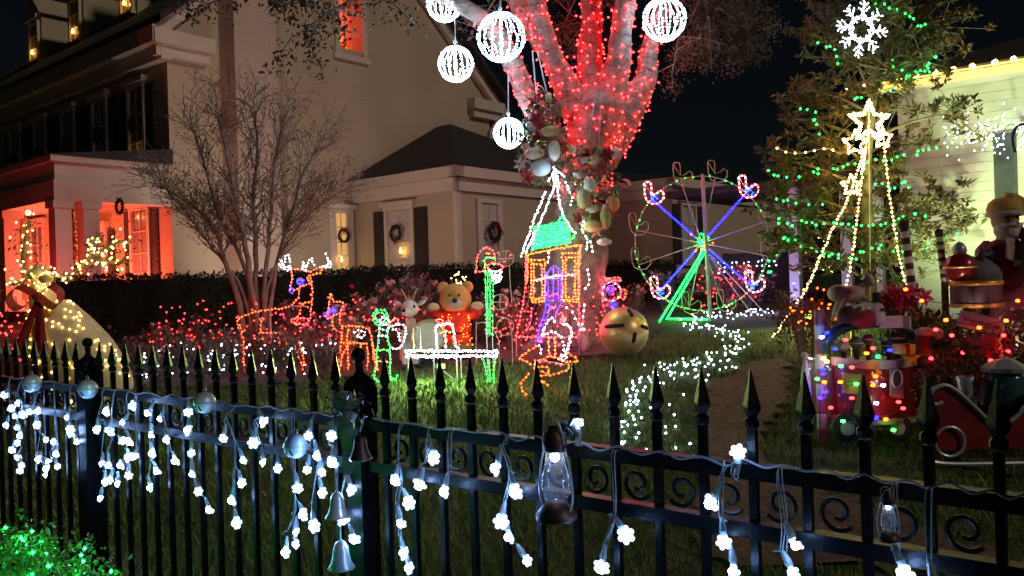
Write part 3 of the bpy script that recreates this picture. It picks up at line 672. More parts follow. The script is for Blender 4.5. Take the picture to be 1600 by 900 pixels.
# ================================================================== FLORAL BASKETS on the oak
PETR = mat('red_petal', (.45, .05, .06), .6, var=.3); PETW = mat('cream_ribbon', (.62, .58, .50), .6, var=.15); ORN = mat('green_glass_ball', (.10, .22, .10), .2, .6, var=.2); ORG = mat('gold_ball', (.5, .4, .18), .25, .9); PETP = mat('pink_petal', (.55, .28, .28), .7, var=.3); TANF = mat('tan_plush', (.45, .36, .20), .9, var=.3, scale=14, bump=.4)
def flower_mesh(m, R):
    b = MB()
    for ring, (n, rr, tilt) in enumerate(((6, R, .25), (5, R * .62, .75))):
        for k in range(n):
            a = 2 * PI * k / n + ring * .4; d = V(math.cos(a) * math.cos(tilt), math.sin(a) * math.cos(tilt), math.sin(tilt)); w = V(-math.sin(a), math.cos(a), 0) * rr * .24
            p1 = d * rr * .5 + V(0, 0, .03 * R); p2 = d * rr
            q = len(b.v); b.v += [(0, 0, 0), tuple(p1 + w), tuple(p2), tuple(p1 - w), tuple(p1 + V(0, 0, -.08 * R))]; b.f += [(q, q + 1, q + 4), (q + 1, q + 2, q + 4), (q + 2, q + 3, q + 4), (q + 3, q, q + 4)]
    b.ball((0, 0, R * .1), R * .12, 6, 4); me = bpy.data.meshes.new('flower'); me.from_pydata(b.v, [], b.f); me.materials.append(m); return me
def loop_mesh(m, R):
    b = MB(); w = R * .22; pts = [V(0, 0, 0), V(R * .5, 0, R * .38), V(R, 0, R * .30), V(R * 1.05, 0, 0), V(R * .6, 0, -R * .16), V(0, 0, 0)]; pts = smooth_path(pts, 4); n = len(b.v)
    for p in pts: b.v += [(p.x, -w * min(1, .3 + p.x / R), p.z), (p.x, w * min(1, .3 + p.x / R), p.z)]
    for i in range(len(pts) - 1): b.f.append((n + 2 * i, n + 2 * i + 1, n + 2 * i + 3, n + 2 * i + 2))
    me = bpy.data.meshes.new('ribbon_loop'); me.from_pydata(b.v, [], b.f); me.materials.append(m); return me
FM = [flower_mesh(PETR, .13), flower_mesh(PETP, .12), flower_mesh(PETW, .11)]; LM = [loop_mesh(PETW, .20), loop_mesh(TANF, .18), loop_mesh(PETP, .17)]
def ballmesh(m, r): b = MB().ball((0, 0, 0), r, 10, 7); me = bpy.data.meshes.new('ornament_ball'); me.from_pydata(b.v, [], b.f); me.polygons.foreach_set('use_smooth', [True] * len(me.polygons)); me.materials.append(m); return me
BMh = [ballmesh(ORN, .045), ballmesh(ORG, .04), ballmesh(SILVER, .04)]
def place(name, me, parent, loc, d=None, spin=None):
    o = bpy.data.objects.new(name, me); COL.objects.link(o); o.parent = parent; o.location = loc
    d = Vector(d) if d is not None else V(random.gauss(0, 1), random.gauss(0, 1), random.gauss(0, 1))
    o.rotation_mode = 'QUATERNION'; o.rotation_quaternion = d.to_track_quat('Z', 'Y') @ Matrix.Rotation(spin if spin is not None else random.uniform(0, 6.28), 4, 'Z').to_quaternion(); return o
def basket(label, outline, d, top, pal, plush):
    cx = sum(p[0] for p in outline) / len(outline); cyy = sum(p[1] for p in outline) / len(outline); c = at(cx, cyy, d)
    t = thing('floral_basket', label, 'hanging basket', c); inv = wm(t).inverted()
    MB().tube([at(top[0] - 6, top[1], d + .15), at(cx - 8, min(p[1] for p in outline) + 20, d)], .010, 5).tube([at(top[0] + 2, top[1], d + .15), at(cx + 10, min(p[1] for p in outline) + 20, d)], .010, 5).build('hanger', CLCORD, t, world=True)
    x0 = min(p[0] for p in outline); x1 = max(p[0] for p in outline); y0 = min(p[1] for p in outline); y1 = max(p[1] for p in outline)
    def rnd():
        while True:
            x = random.uniform(x0, x1); y = random.uniform(y0, y1)
            if inpoly(x, y, outline): return x, y
    LV = []
    for k in range(700): x, y = rnd(); LV.append(at(x, y, d + random.uniform(-.10, .22)))
    MB().leaves(LV, .11, .28).build('foliage', mat('basket_green', (.10, .12, .06), .7, var=.5, scale=7), t, world=True, kind='stuff')
    for k in range(pal[0]): x, y = rnd(); place('flower', random.choice(FM[:2] if y < (y0 + y1) / 2 or pal[3] else FM), t, inv @ at(x, y, d - random.uniform(.08, .22)), V(random.gauss(0, .5), -1, random.gauss(.2, .4)))
    for k in range(pal[1]): x, y = rnd(); place('ribbon_loop', random.choice(LM), t, inv @ at(x, y, d - random.uniform(.05, .2)))
    for k in range(pal[2]): x, y = rnd(); place('ornament_ball', random.choice(BMh), t, inv @ at(x, y, d - random.uniform(.12, .26)))
    for (x, y, r, m, sc) in plush: MB().ball(at(x, y, d - .22), r, 12, 9, sc).build('plush_ball', m, t, smooth=True, world=True)
    return t
WPL = mat('white_plush', (.66, .64, .60), .95, var=.12, scale=20, bump=.5, bscale=90)
basket('hanging floral basket with cream ribbons left of the oak trunk', [(845, 135), (868, 150), (878, 200), (888, 250), (870, 285), (835, 292), (812, 270), (806, 230), (818, 180)], 10.75, (838, 80), (16, 20, 12, 0), [(845, 262, .11, mat('blue_white_plush', (.52, .58, .66), .9, var=.1), (1.2, .8, 1)), (835, 240, .09, WPL, (1.3, .8, .9)), (866, 235, .10, WPL, (.8, .8, 1.3)), (860, 205, .09, TANF, (1.3, .8, .8))])
basket('hanging floral basket with plush toys on the front of the oak trunk', [(905, 225), (950, 235), (968, 275), (965, 330), (945, 392), (915, 395), (900, 340), (885, 290), (888, 245)], 10.7, (938, 140), (18, 14, 12, 1), [(921, 290, .10, WPL, (.9, .8, 1.1)), (912, 310, .09, TANF, (1, .8, 1.5)), (924, 327, .07, WPL, (1.2, .8, .7)), (957, 318, .10, mat('peach_plush', (.62, .28, .14), .9), (.9, .8, 1.1)), (946, 340, .10, mat('olive_plush', (.38, .34, .14), .9), (.7, .7, 1.5)), (925, 353, .09, mat('yellow_plush', (.58, .46, .20), .9), (1.3, .8, .8)), (944, 378, .08, WPL, (1.2, .8, .6)), (930, 305, .03, WPL, (1, 1, 1))])

# ================================================================== CRAPE MYRTLE
md = 11.2; mbse = at(400, 500, md); mbse.z = gz(md)
my = thing('bare_tree', 'leafless many stemmed tree in front of the gable wall', 'tree', mbse); tk = MB(); tw = MB(); ends = []; 
stems = [([(380, 520), (372, 460), (352, 410), (335, 360), (300, 320), (262, 296)], 17), ([(395, 520), (390, 450), (372, 400), (345, 330), (320, 250), (300, 200)], 15), ([(398, 520), (393, 440), (384, 380), (372, 320), (352, 230), (345, 180)], 18), ([(402, 520), (398, 450), (398, 380), (395, 310), (402, 230), (398, 180)], 17),
         ([(412, 520), (412, 460), (420, 390), (425, 320), (430, 250), (440, 190)], 15), ([(420, 520), (424, 460), (436, 390), (448, 340), (468, 280), (500, 225)], 13), ([(408, 520), (418, 450), (440, 400), (470, 350), (500, 320), (530, 300)], 9), ([(390, 520), (375, 450), (340, 400), (310, 360), (290, 330), (250, 290)], 10)]
for sp, w in stems:
    dd = random.uniform(-.5, .5); pts = [at(x, y, md + dd * i / 5) + V(random.gauss(0, .02), 0, 0) for i, (x, y) in enumerate(sp)]; s2 = smooth_path(pts, 4); k = len(s2)
    w *= .62; tk.tube([q + V(random.gauss(0, .008), random.gauss(0, .008), 0) for q in s2], [w / 2 * md / F * (1 - .72 * i / (k - 1)) * random.uniform(.92, 1.1) for i in range(k)], 8)
    for j in range(8, k, 1):
        for q in range(3):
            ends.append((s2[j], (s2[j] - s2[j - 2]).normalized(), w / 2 * md / F * (1 - .75 * j / (k - 1)) * .45))
LV = []
for p, d, r in ends:
    dv = (d + V(random.gauss(0, .55), random.gauss(0, .5), random.gauss(.15, .35))).normalized(); L = random.uniform(.25, .6); a = p; pts = [a]
    for k in range(4): dv = (dv + V(random.gauss(0, .22), random.gauss(0, .22), random.gauss(.05, .15))).normalized(); a = a + dv * L / 4; pts.append(a)
    tw.tube(pts, [r, r * .8, r * .6, r * .4, .003], 4)
    for k in range(4):
        b0 = pts[random.randint(1, 4)]; dv2 = (dv + V(random.gauss(0, .7), random.gauss(0, .6), random.gauss(.1, .4))).normalized(); b1 = b0 + dv2 * random.uniform(.12, .35); tw.tube([b0, (b0 + b1) / 2 + V(0, 0, .01), b1], [.0045, .0035, .002], 3)
        for z in range(3): b2 = b1.lerp(b0, random.random() * .7); b3 = b2 + (dv2 + V(random.gauss(0, .6), random.gauss(0, .6), random.gauss(0, .5))).normalized() * random.uniform(.06, .18); tw.tube([b2, b3], [.003, .0018], 3); LV.append(b3)
tk.build('trunk', MYRT, my, smooth=True, world=True); tw.build('branch', MYRT, my, world=True, kind='stuff'); MB().leaves(LV[::1], .035, .6).build('seed_heads', mat('dry_seed', (.20, .14, .08), .9, var=.4), my, world=True, kind='stuff')

# ================================================================== FLOWER BED PLANTS
FLP = [flower_mesh(mat('dusty_pink', (.50, .20, .24), .7, var=.3), .05), flower_mesh(mat('rose_red', (.42, .05, .08), .7, var=.3), .045), flower_mesh(mat('pale_pink', (.55, .36, .38), .7, var=.3), .05)]
BEDL = mat('bed_leaf', (.10, .10, .06), .7, var=.4, scale=6, col2=(.22, .13, .125))
plants = []
for i in range(3):
    r_ = thing('flowering_bush', 'bush with pink and red blossoms in the flower bed behind the fence', 'bush', (0, 0, -50 - i), 0, 'flowering bushes in the mulch bed'); st = MB(); lv = []; H_ = (.75, .62, .9)[i]
    tips = []
    for k in range(13):
        a = random.uniform(0, 2 * PI); rr = random.uniform(.05, .34); tp = V(rr * math.cos(a), rr * math.sin(a), H_ * random.uniform(.55, 1.0)); st.tube([(0, 0, 0), tp * .5 + V(0, 0, .05), tp], [.010, .007, .003], 4); tips.append(tp)
        for q in range(44): lv.append(tp * random.uniform(.25, 1) + V(random.gauss(0, .055), random.gauss(0, .055), random.gauss(0, .05)))
    st.build('stem', MYRT, r_); MB().leaves(lv, .065, .5).build('foliage', BEDL, r_, kind='stuff')
    for k in range(15): place('blossom', random.choice(FLP), r_, tips[k % 13] + V(random.gauss(0, .05), random.gauss(0, .05), random.gauss(.02, .03)), V(random.gauss(0, .6), -.7, .6))
    plants.append(r_)
spots = []
for px, d in [(205, 10.4), (240, 11.2), (270, 10.2), (300, 11.4), (330, 10.6), (360, 9.9), (395, 10.8), (430, 10.3), (455, 11.5), (480, 10.5), (510, 11.3), (540, 10.6), (570, 11.6), (600, 10.9), (625, 11.8), (650, 12.3), (670, 11.2), (690, 12.6), (740, 11.6), (790, 11.6), (805, 10.9), (935, 11.2), (960, 12.0), (985, 11.9), (1140, 14.2), (1165, 14.3), (1035, 14.0), (150, 10.2), (60, 10.5), (20, 9.8), (100, 11.0), (585, 12.6), (640, 12.9), (215, 9.6), (245, 9.5), (278, 9.6), (308, 9.5), (338, 9.7), (422, 9.5), (448, 9.6), (502, 9.6), (532, 9.8)]: spots.append((px, d))
used = set()
def zone(px):
    if px < 200: return 'flowering bush around the glowing pale deer'
    if px < 370: return 'flowering bush with red lights below the bare many stemmed tree'
    if px < 530: return 'pink blossoming bush around the large wire reindeer'
    if px < 610: return 'pink blossoming bush around the wire fawn and elf'
    if px < 760: return 'blossoming bush behind the teddy bear and fawn statue'
    if px < 850: return 'blossoming bush between basketball hoop and fairy house'
    if px < 1000: return 'blossoming bush between oak trunk and giant jingle bell'
    return 'red lit blossoming bush behind the ferris wheel'
for k, (px, d) in enumerate(spots):
    i = k % 3; r_ = plants[i] if i not in used else copy_tree(plants[i]); used.add(i); r_['label'] = zone(px); r_['group'] = zone(px) + ' group'; p = at(px, 400, d); r_.location = (p.x, d, gz(d) + .01); r_.rotation_euler = (0, 0, random.uniform(0, 6.28)); s = random.uniform(.85, 1.15) * (.62 if px < 420 else .78 if px < 560 else 1.); r_.scale = (s, s, s)
# red lights over the bed
def net(name, label, n, xr, dr, hz, col, r=.013, cat='string lights'):
    p0 = at((xr[0] + xr[1]) / 2, 400, sum(dr) / 2); t = thing(name, label, cat, (p0.x, p0.y, gz(p0.y))); pts = []; x = xr[0]
    path = []
    for k in range(n):
        px = xr[0] + (xr[1] - xr[0]) * ((k * 7.3) % n) / n + random.gauss(0, 3); d = random.uniform(*dr); p = at(px, 400, d); pts.append(V(p.x, p.y, gz(d) + random.uniform(*hz)))
    pts.sort(key=lambda q: q.x); cdm = MB()
    for a, b in zip(pts[:-1], pts[1:]):
        if (b - a).length < .5: cdm.tube([a, (a + b) / 2 - V(0, 0, .03), b], .003, 3)
    cdm.build('cord', CORD, t, world=True, kind='stuff'); MB().octa(pts, r).build('light_string', EM[col], t, world=True, kind='stuff'); return t
net('bed_light_string', 'red string lights spread through the flower bed behind the wire deer', 170, (230, 660), (9.9, 11.6), (.20, .70), 'redbed', .011)
net('bed_light_string', 'red string lights among the bushes beside the oak trunk', 110, (885, 965), (10.6, 12), (.05, .75), 'redbed', .011)
net('bed_light_string', 'pink string lights low in the bed between hoop and oak', 120, (770, 880), (10.6, 11.6), (.05, .6), 'pink', .011)
net('bed_light_string', 'red string lights on bushes behind the ferris wheel', 55, (1085, 1175), (13.8, 14.6), (.1, .75), 'redbed', .014)
net('bed_light_string', 'white string lights low along the bed behind the left fence', 95, (200, 470), (9.3, 9.9), (.05, .4), 'white', .009)
net('bed_light_string', 'red string lights around the glowing reclining deer', 60, (-40, 50), (8.5, 10.5), (.3, 1.15), 'redbed', .013)
# ground cover lights on the winding path
t = thing('path_light_string', 'white string lights edging the winding garden path', 'string lights', G(1080, 580)); pts = []
for poly, w in (([(972, 715), (985, 655), (990, 615), (1020, 590), (1075, 572), (1130, 560), (1158, 545), (1160, 530), (1120, 519), (1075, 512), (1085, 500), (1140, 494), (1205, 490)], 9), ([(1050, 700), (1035, 640), (1060, 600), (1100, 590), (1150, 570)], 16)):
    pp = smooth_path([V(a, b, 0) for a, b in poly], 6)
    for q in resample(pp, 2.3 if w == 9 else 8): 
        s = (q.y - 440) / 120; pts.append(G(q.x + random.gauss(0, 6 * s + 3), q.y + random.gauss(0, 5 * s + 1.5)) + V(0, 0, random.uniform(.02, .06)))
cdm = MB()
for a, b in zip(pts[:-1], pts[1:]):
    if (b - a).length < .7: cdm.tube([a, b], .003, 3)
cdm.build('cord', CORD, t, world=True, kind='stuff'); MB().octa(pts, .0100).build('light_string', EM['white'], t, world=True, kind='stuff')

# ================================================================== MAGNOLIA
gd = 11.3; gb = at(1356, 470, gd); gb.z = gz(gd)
mg = thing('magnolia_tree', 'broad leaved evergreen tree with green lights before the neighbour house', 'tree', gb)
tsp, trs = limb([(1362, 500, 26), (1358, 440, 22), (1356, 360, 20), (1352, 280, 18), (1358, 200, 15), (1368, 110, 12), (1372, 20, 8), (1375, -60, 4)], gd)
MB().tube(tsp, trs, 10).build('trunk', mat('magnolia_bark', (.20, .17, .12), .9, var=.3, bump=.5), mg, smooth=True, world=True)
br2 = MB(); LV = []; LD = []
blobs = [(1290, 40, 45, 50), (1420, 40, 70, 60), (1370, 20, 60, 40), (1330, 90, 50, 40), (1440, 95, 40, 30), (1390, 110, 50, 40), (1470, 40, 35, 35), (1260, 140, 45, 25), (1240, 185, 30, 25), (1310, 170, 45, 40), (1400, 170, 40, 30), (1230, 250, 40, 30), (1290, 270, 60, 40), (1380, 270, 50, 40), (1215, 300, 35, 30), (1260, 340, 50, 30), (1320, 350, 50, 40), (1400, 340, 40, 40), (1490, 175, 40, 22), (1230, 380, 40, 25), (1290, 410, 45, 25), (1380, 400, 45, 30), (1470, 310, 40, 22), (1500, 340, 35, 25), (1450, 380, 35, 22), (1480, 420, 30, 18), (1440, 330, 30, 20), (1350, -40, 80, 40), (1300, 220, 40, 30), (1420, 220, 30, 24)]
for (x, y, rx, ry) in blobs:
    d = gd + random.uniform(-.55, .5); c = at(x, y, d)
    near = min(tsp, key=lambda q: (q - (c - V(0, 0, .35))).length); br2.tube(smooth_path([near, (near + c) / 2 + V(0, 0, .06), c], 3), [.028, .024, .02, .017, .014, .012, .008], 5)
    for k in range(int(rx * ry / 44)):
        a = random.gauss(0, .62), random.gauss(0, .62); tp = at(x + a[0] * rx, y + a[1] * ry, d + random.gauss(0, .22)); br2.tube([c, (c + tp) / 2, tp], [.008, .006, .004], 4)
        for j in range(12):
            dv = V(random.gauss(0, 1), random.gauss(0, 1), random.gauss(.3, .7)).normalized(); LV.append(tuple(tp + dv * .055 + V(random.gauss(0, .02), 0, random.gauss(0, .02)))); LD.append(tuple(dv))
br2.build('branch', MATS['magnolia_bark'], mg, world=True); MB().leaves(LV, .115, .36, D=LD).build('crown', LEAFM, mg, world=True, kind='stuff')
t = thing('tree_light_string', 'green string lights looped through the broad leaved tree', 'string lights', gb); pts = []; cdm = MB()
for path in ([(1370, 10), (1395, 12), (1440, 40), (1448, 38)], [(1278, 70), (1300, 78), (1318, 100)], [(1395, 98), (1420, 120), (1470, 92)], [(1380, 140), (1410, 132), (1440, 105), (1462, 110)], [(1250, 168), (1268, 175), (1275, 200), (1285, 218)], [(1325, 150), (1345, 152)], [(1205, 272), (1240, 275), (1280, 268), (1310, 262), (1360, 252), (1420, 242), (1470, 228)], [(1215, 312), (1245, 320), (1285, 322)], [(1365, 292), (1400, 290), (1430, 284)], [(1210, 345), (1250, 348), (1300, 352), (1340, 352), (1390, 350), (1420, 335), (1450, 332)], [(1225, 370), (1240, 380), (1290, 396), (1325, 402), (1360, 390), (1385, 388), (1440, 388), (1455, 382), (1480, 375)], [(1200, 425), (1210, 395)], [(1480, 372), (1492, 368)]):
    pp = [at(x, y, gd - .55 + random.uniform(-.1, .1)) for x, y in path]; pp = smooth_path(pp, 4); cdm.tube(pp, .004, 4); pts += [jit(p, .025) for p in resample(pp, .085)]
cdm.build('cord', CORD, t, world=True, kind='stuff'); MB().octa(pts, .0150).build('light_string', emis('led_green_tree', (.008, 1, .05), 18), t, world=True, kind='stuff')
for (x, y) in ():
    pass

# ================================================================== WIRE LIGHT FIGURES
def figure(name, label, cat, d, strokes, off=(0, 0), sc=1., br_=.0098, sp=.040, stakes=(), wires=(), dep=.05):
    xs_ = [off[0] + p[0] / sc for c, q, *r in strokes for p in q]; ysb = max(off[1] + p[1] / sc for c, q, *r in strokes for p in q)
    base = at(sum(xs_) / len(xs_), ysb, d); t = thing(name, label, cat, (base.x, base.y, gz(d)))
    fr = MB(); by = {}
    for c, q, *opt in strokes:
        o = dict(opt[0]) if opt else {}
        dd = d + random.uniform(-dep, dep); pp = [at(off[0] + x / sc, off[1] + y / sc, dd) for x, y in q]
        if o.get('s', 1) and len(pp) > 2: pp = smooth_path(pp, 4)
        if len(pp) > 1: fr.tube(pp, .005, 4)
        if c: by.setdefault(c, []).extend([jit(p, .005) for p in resample(pp, o.get('sp', sp))])
    for q in wires: fr.tube([at(off[0] + x / sc, off[1] + y / sc, d) for x, y in q], .007, 5)
    for (x, y) in stakes:
        a = at(off[0] + x / sc, off[1] + y / sc, d); fr.tube([a, V(a.x, d, gz(d) - .05)], .006, 4)
    fr.build('frame', WIRE, t, world=True)
    for c, pts in by.items(): MB().octa(pts, br_).build('light_string', EM[c], t, world=True, kind='stuff')
    return t
def circ(x, y, r, n=12, ry=None): return [(x + r * math.cos(2 * PI * k / n), y + (ry or r) * math.sin(2 * PI * k / n)) for k in range(n + 1)]
def rect(x0, y0, x1, y1): return [(x0, y0), (x1, y0), (x1, y1), (x0, y1), (x0, y0)]
N = {'s': 0}
figure('wire_reindeer', 'large wire reindeer outlined in orange lights with white antlers', 'light display', 9.9,
  [('white', [(355, 150), (310, 130), (285, 90)]), ('white', [(310, 130), (330, 55)]), ('white', [(355, 150), (345, 95), (332, 55)]), ('white', [(335, 158), (300, 145), (282, 115)]), ('white', [(530, 140), (570, 120), (558, 58)]), ('white', [(570, 122), (595, 98)]), ('white', [(540, 140), (585, 135), (592, 105)]), ('white', [(415, 150), (430, 105), (440, 145)]), ('white', [(445, 150), (470, 85), (482, 120), (500, 135)]),
   ('orange', [(355, 150), (360, 200), (350, 280)]), ('orange', [(355, 150), (410, 155), (460, 165), (530, 140), (520, 175), (450, 200), (465, 235), (400, 260), (360, 290)]), ('blue', circ(410, 225, 20)), ('cyan', circ(410, 225, 10)), ('purple', circ(358, 276, 14)),
   ('orange', [(405, 260), (400, 310), (370, 355), (310, 380), (230, 388), (150, 400), (70, 430), (40, 460), (50, 500), (70, 550)]), ('orange', [(470, 205), (480, 290), (470, 400)]), ('pink', [(470, 400), (465, 440), (430, 490), (400, 495)]), ('orange', [(460, 345), (420, 360), (400, 420), (385, 470)]), ('orange', [(165, 525), (230, 522), (290, 525)], {'sp': .05}), ('orange', [(180, 460), (180, 510), (195, 570)]), ('orange', [(285, 560), (305, 640), (320, 715)]), ('orange', [(320, 560), (330, 620)]), ('orange', [(370, 570), (395, 650), (440, 770)]), ('orange', [(400, 560), (420, 640), (440, 720)]), ('orange', [(55, 480), (75, 560), (80, 720)]), ('red', [(355, 450), (400, 440), (450, 445), (455, 470), (390, 475), (365, 465)])],
  (360, 380), 3.75, stakes=[(440, 770), (320, 715), (80, 720)], wires=[[(232, 388), (250, 815)], [(340, 365), (460, 372)], [(340, 580), (362, 815)]])
figure('wire_fawn', 'small wire fawn outlined in orange lights beside the fence post ball', 'light display', 9.7,
  [('orange', [(570, 400), (580, 330), (590, 295), (603, 345)]), ('orange', [(603, 345), (660, 350), (640, 410), (600, 425), (560, 440), (570, 400)]), ('blue', circ(600, 392, 17)), ('cyan', circ(600, 392, 8)), ('purple', circ(562, 422, 15)), ('orange', [(600, 425), (600, 490), (640, 520)]), ('orange', [(640, 410), (645, 480), (720, 485), (790, 495), (825, 540), (850, 690), (880, 770)]), ('orange', [(690, 485), (685, 560), (690, 735)]), ('orange', [(655, 500), (650, 590), (620, 760), (645, 772)]), ('orange', [(700, 590), (660, 640), (640, 740)]), ('orange', [(640, 582), (720, 580), (800, 592)]), ('orange', [(800, 592), (805, 660), (800, 725)]), ('orange', [(830, 600), (840, 680), (870, 760)]), ('orange', [(770, 590), (745, 640), (720, 700)]), ('white', [(730, 520), (760, 510), (790, 530), (770, 555), (740, 545), (760, 530)]), ('white', [(510, 600), (560, 590), (620, 590)], {'sp': .05})],
  (360, 380), 3.75, stakes=[(690, 735), (800, 725), (645, 772), (870, 760)])
figure('wire_elf', 'green light outlined elf with white arms at the end of the white bench', 'light display', 9.1,
  [('green', circ(130, 435, 46, 14)), ('green', circ(128, 435, 30, 12)), ('green', [(125, 480), (115, 560), (105, 690)]), ('green', [(185, 700), (185, 620), (170, 540), (180, 470)]), ('mint', [(105, 625), (185, 625)]), ('white', circ(150, 455, 24)), ('white', [(125, 500), (165, 510), (180, 490), (270, 480), (272, 540), (255, 600), (220, 622), (190, 600)]), ('white', [(200, 500), (230, 520), (240, 570)]), ('white', [(120, 540), (170, 545)]), ('red', [(185, 465), (215, 440), (235, 465), (215, 470)]), ('green', [(110, 690), (100, 740), (95, 790), (130, 822)]), ('yellow', [(105, 690), (190, 700)]), ('mint', [(95, 770), (100, 800), (140, 815)]), ('green', [(175, 800), (210, 800), (232, 770)]), ('mint', [(180, 795), (215, 795)]), ('green', [(190, 700), (185, 760), (200, 800)])],
  (560, 380), 3.75, stakes=[(130, 822), (210, 800)])
figure('light_bench', 'long low bench outlined in dense white lights on the lawn', 'light display', 9.05,
  [('bench', [(280, 632), (815, 632)], {'s': 0, 'sp': .016}), ('bench', [(280, 660), (815, 660)], {'s': 0, 'sp': .016}), ('bench', [(282, 632), (282, 660)], {'sp': .016}), ('bench', [(812, 632), (812, 660)], {'sp': .016}), ('bench', [(280, 668), (600, 668)], {'s': 0, 'sp': .03})], (560, 380), 3.75, stakes=[(290, 668), (440, 660), (600, 660)], wires=[[(434, 665), (450, 730)], [(500, 750), (610, 840)]])
figure('light_gift', 'gift box outlined in white lights with red bow on the white bench', 'light display', 9.1,
  [('white', [(458, 625), (460, 560), (455, 490), (500, 478), (540, 468), (556, 500), (562, 560), (580, 620)], {'sp': .022}), ('red', [(470, 470), (460, 445), (490, 450), (492, 475), (510, 465), (530, 445), (535, 470)]), ('orange', [(480, 530), (510, 510), (540, 530)]), ('white', [(510, 520), (512, 620)], {'sp': .05})], (560, 380), 3.75, stakes=[(470, 640), (575, 640)], wires=[[(320, 490), (325, 625)], [(360, 490), (365, 625)], [(320, 490), (360, 490)]])
figure('light_post', 'slanted green light column under the right end of the white bench', 'light display', 8.9,
  [('green', [(735, 680), (750, 760), (775, 870)]), ('green', [(765, 680), (772, 770), (788, 872)]), ('green', [(800, 680), (795, 780), (800, 870)]), ('mint', [(775, 872), (800, 872)])], (560, 380), 3.75, stakes=[(788, 872)])
figure('light_basketball_hoop', 'basketball hoop light display with green post, red backboard and white net', 'light display', 9.4,
  [('green', [(742, 170), (748, 330), (752, 545)]), ('green', [(770, 170), (772, 330), (770, 545)]), ('mint', [(788, 240), (790, 330), (786, 545)], {'sp': .07}), ('mint', [(757, 180), (760, 550)], {'sp': .08}), ('red', [(690, 165), (695, 95), (720, 42), (755, 25), (790, 45), (805, 95)]), ('red', [(690, 165), (750, 167)]), ('red', circ(800, 140, 46, 14, 22)), ('white', [(768, 160), (780, 190), (790, 225), (830, 225), (838, 160)]), ('white', [(775, 170), (815, 222), (835, 175), (790, 210), (830, 200), (780, 180)]), ('white', [(768, 160), (805, 170), (838, 158)]), ('green', [(742, 165), (745, 88), (800, 88), (797, 120)]), ('orange', circ(762, 60, 6))], (560, 380), 3.75, stakes=[(752, 545), (786, 545)])
figure('unlit_wire_wheels', 'unlit pinkish wire frame with spoked wheels right of the hoop', 'light display', 9.9,
  [(None, circ(865, 90, 45, 16)), (None, circ(830, 345, 45, 16)), (None, [(820, 90), (910, 90)]), (None, [(865, 45), (865, 135)]), (None, [(785, 345), (875, 345)]), (None, [(830, 300), (830, 390)]), (None, [(885, 130), (890, 240), (900, 350)]), (None, [(690, 460), (690, 610)]), (None, [(690, 470), (760, 470), (820, 560), (825, 640)]), (None, [(810, 430), (880, 450), (900, 560)]), (None, circ(860, 490, 50, 14)), ('pink', [(820, 60), (850, 110), (900, 60)], {'sp': .12})], (560, 380), 3.75, stakes=[(690, 610), (825, 640), (900, 560)])
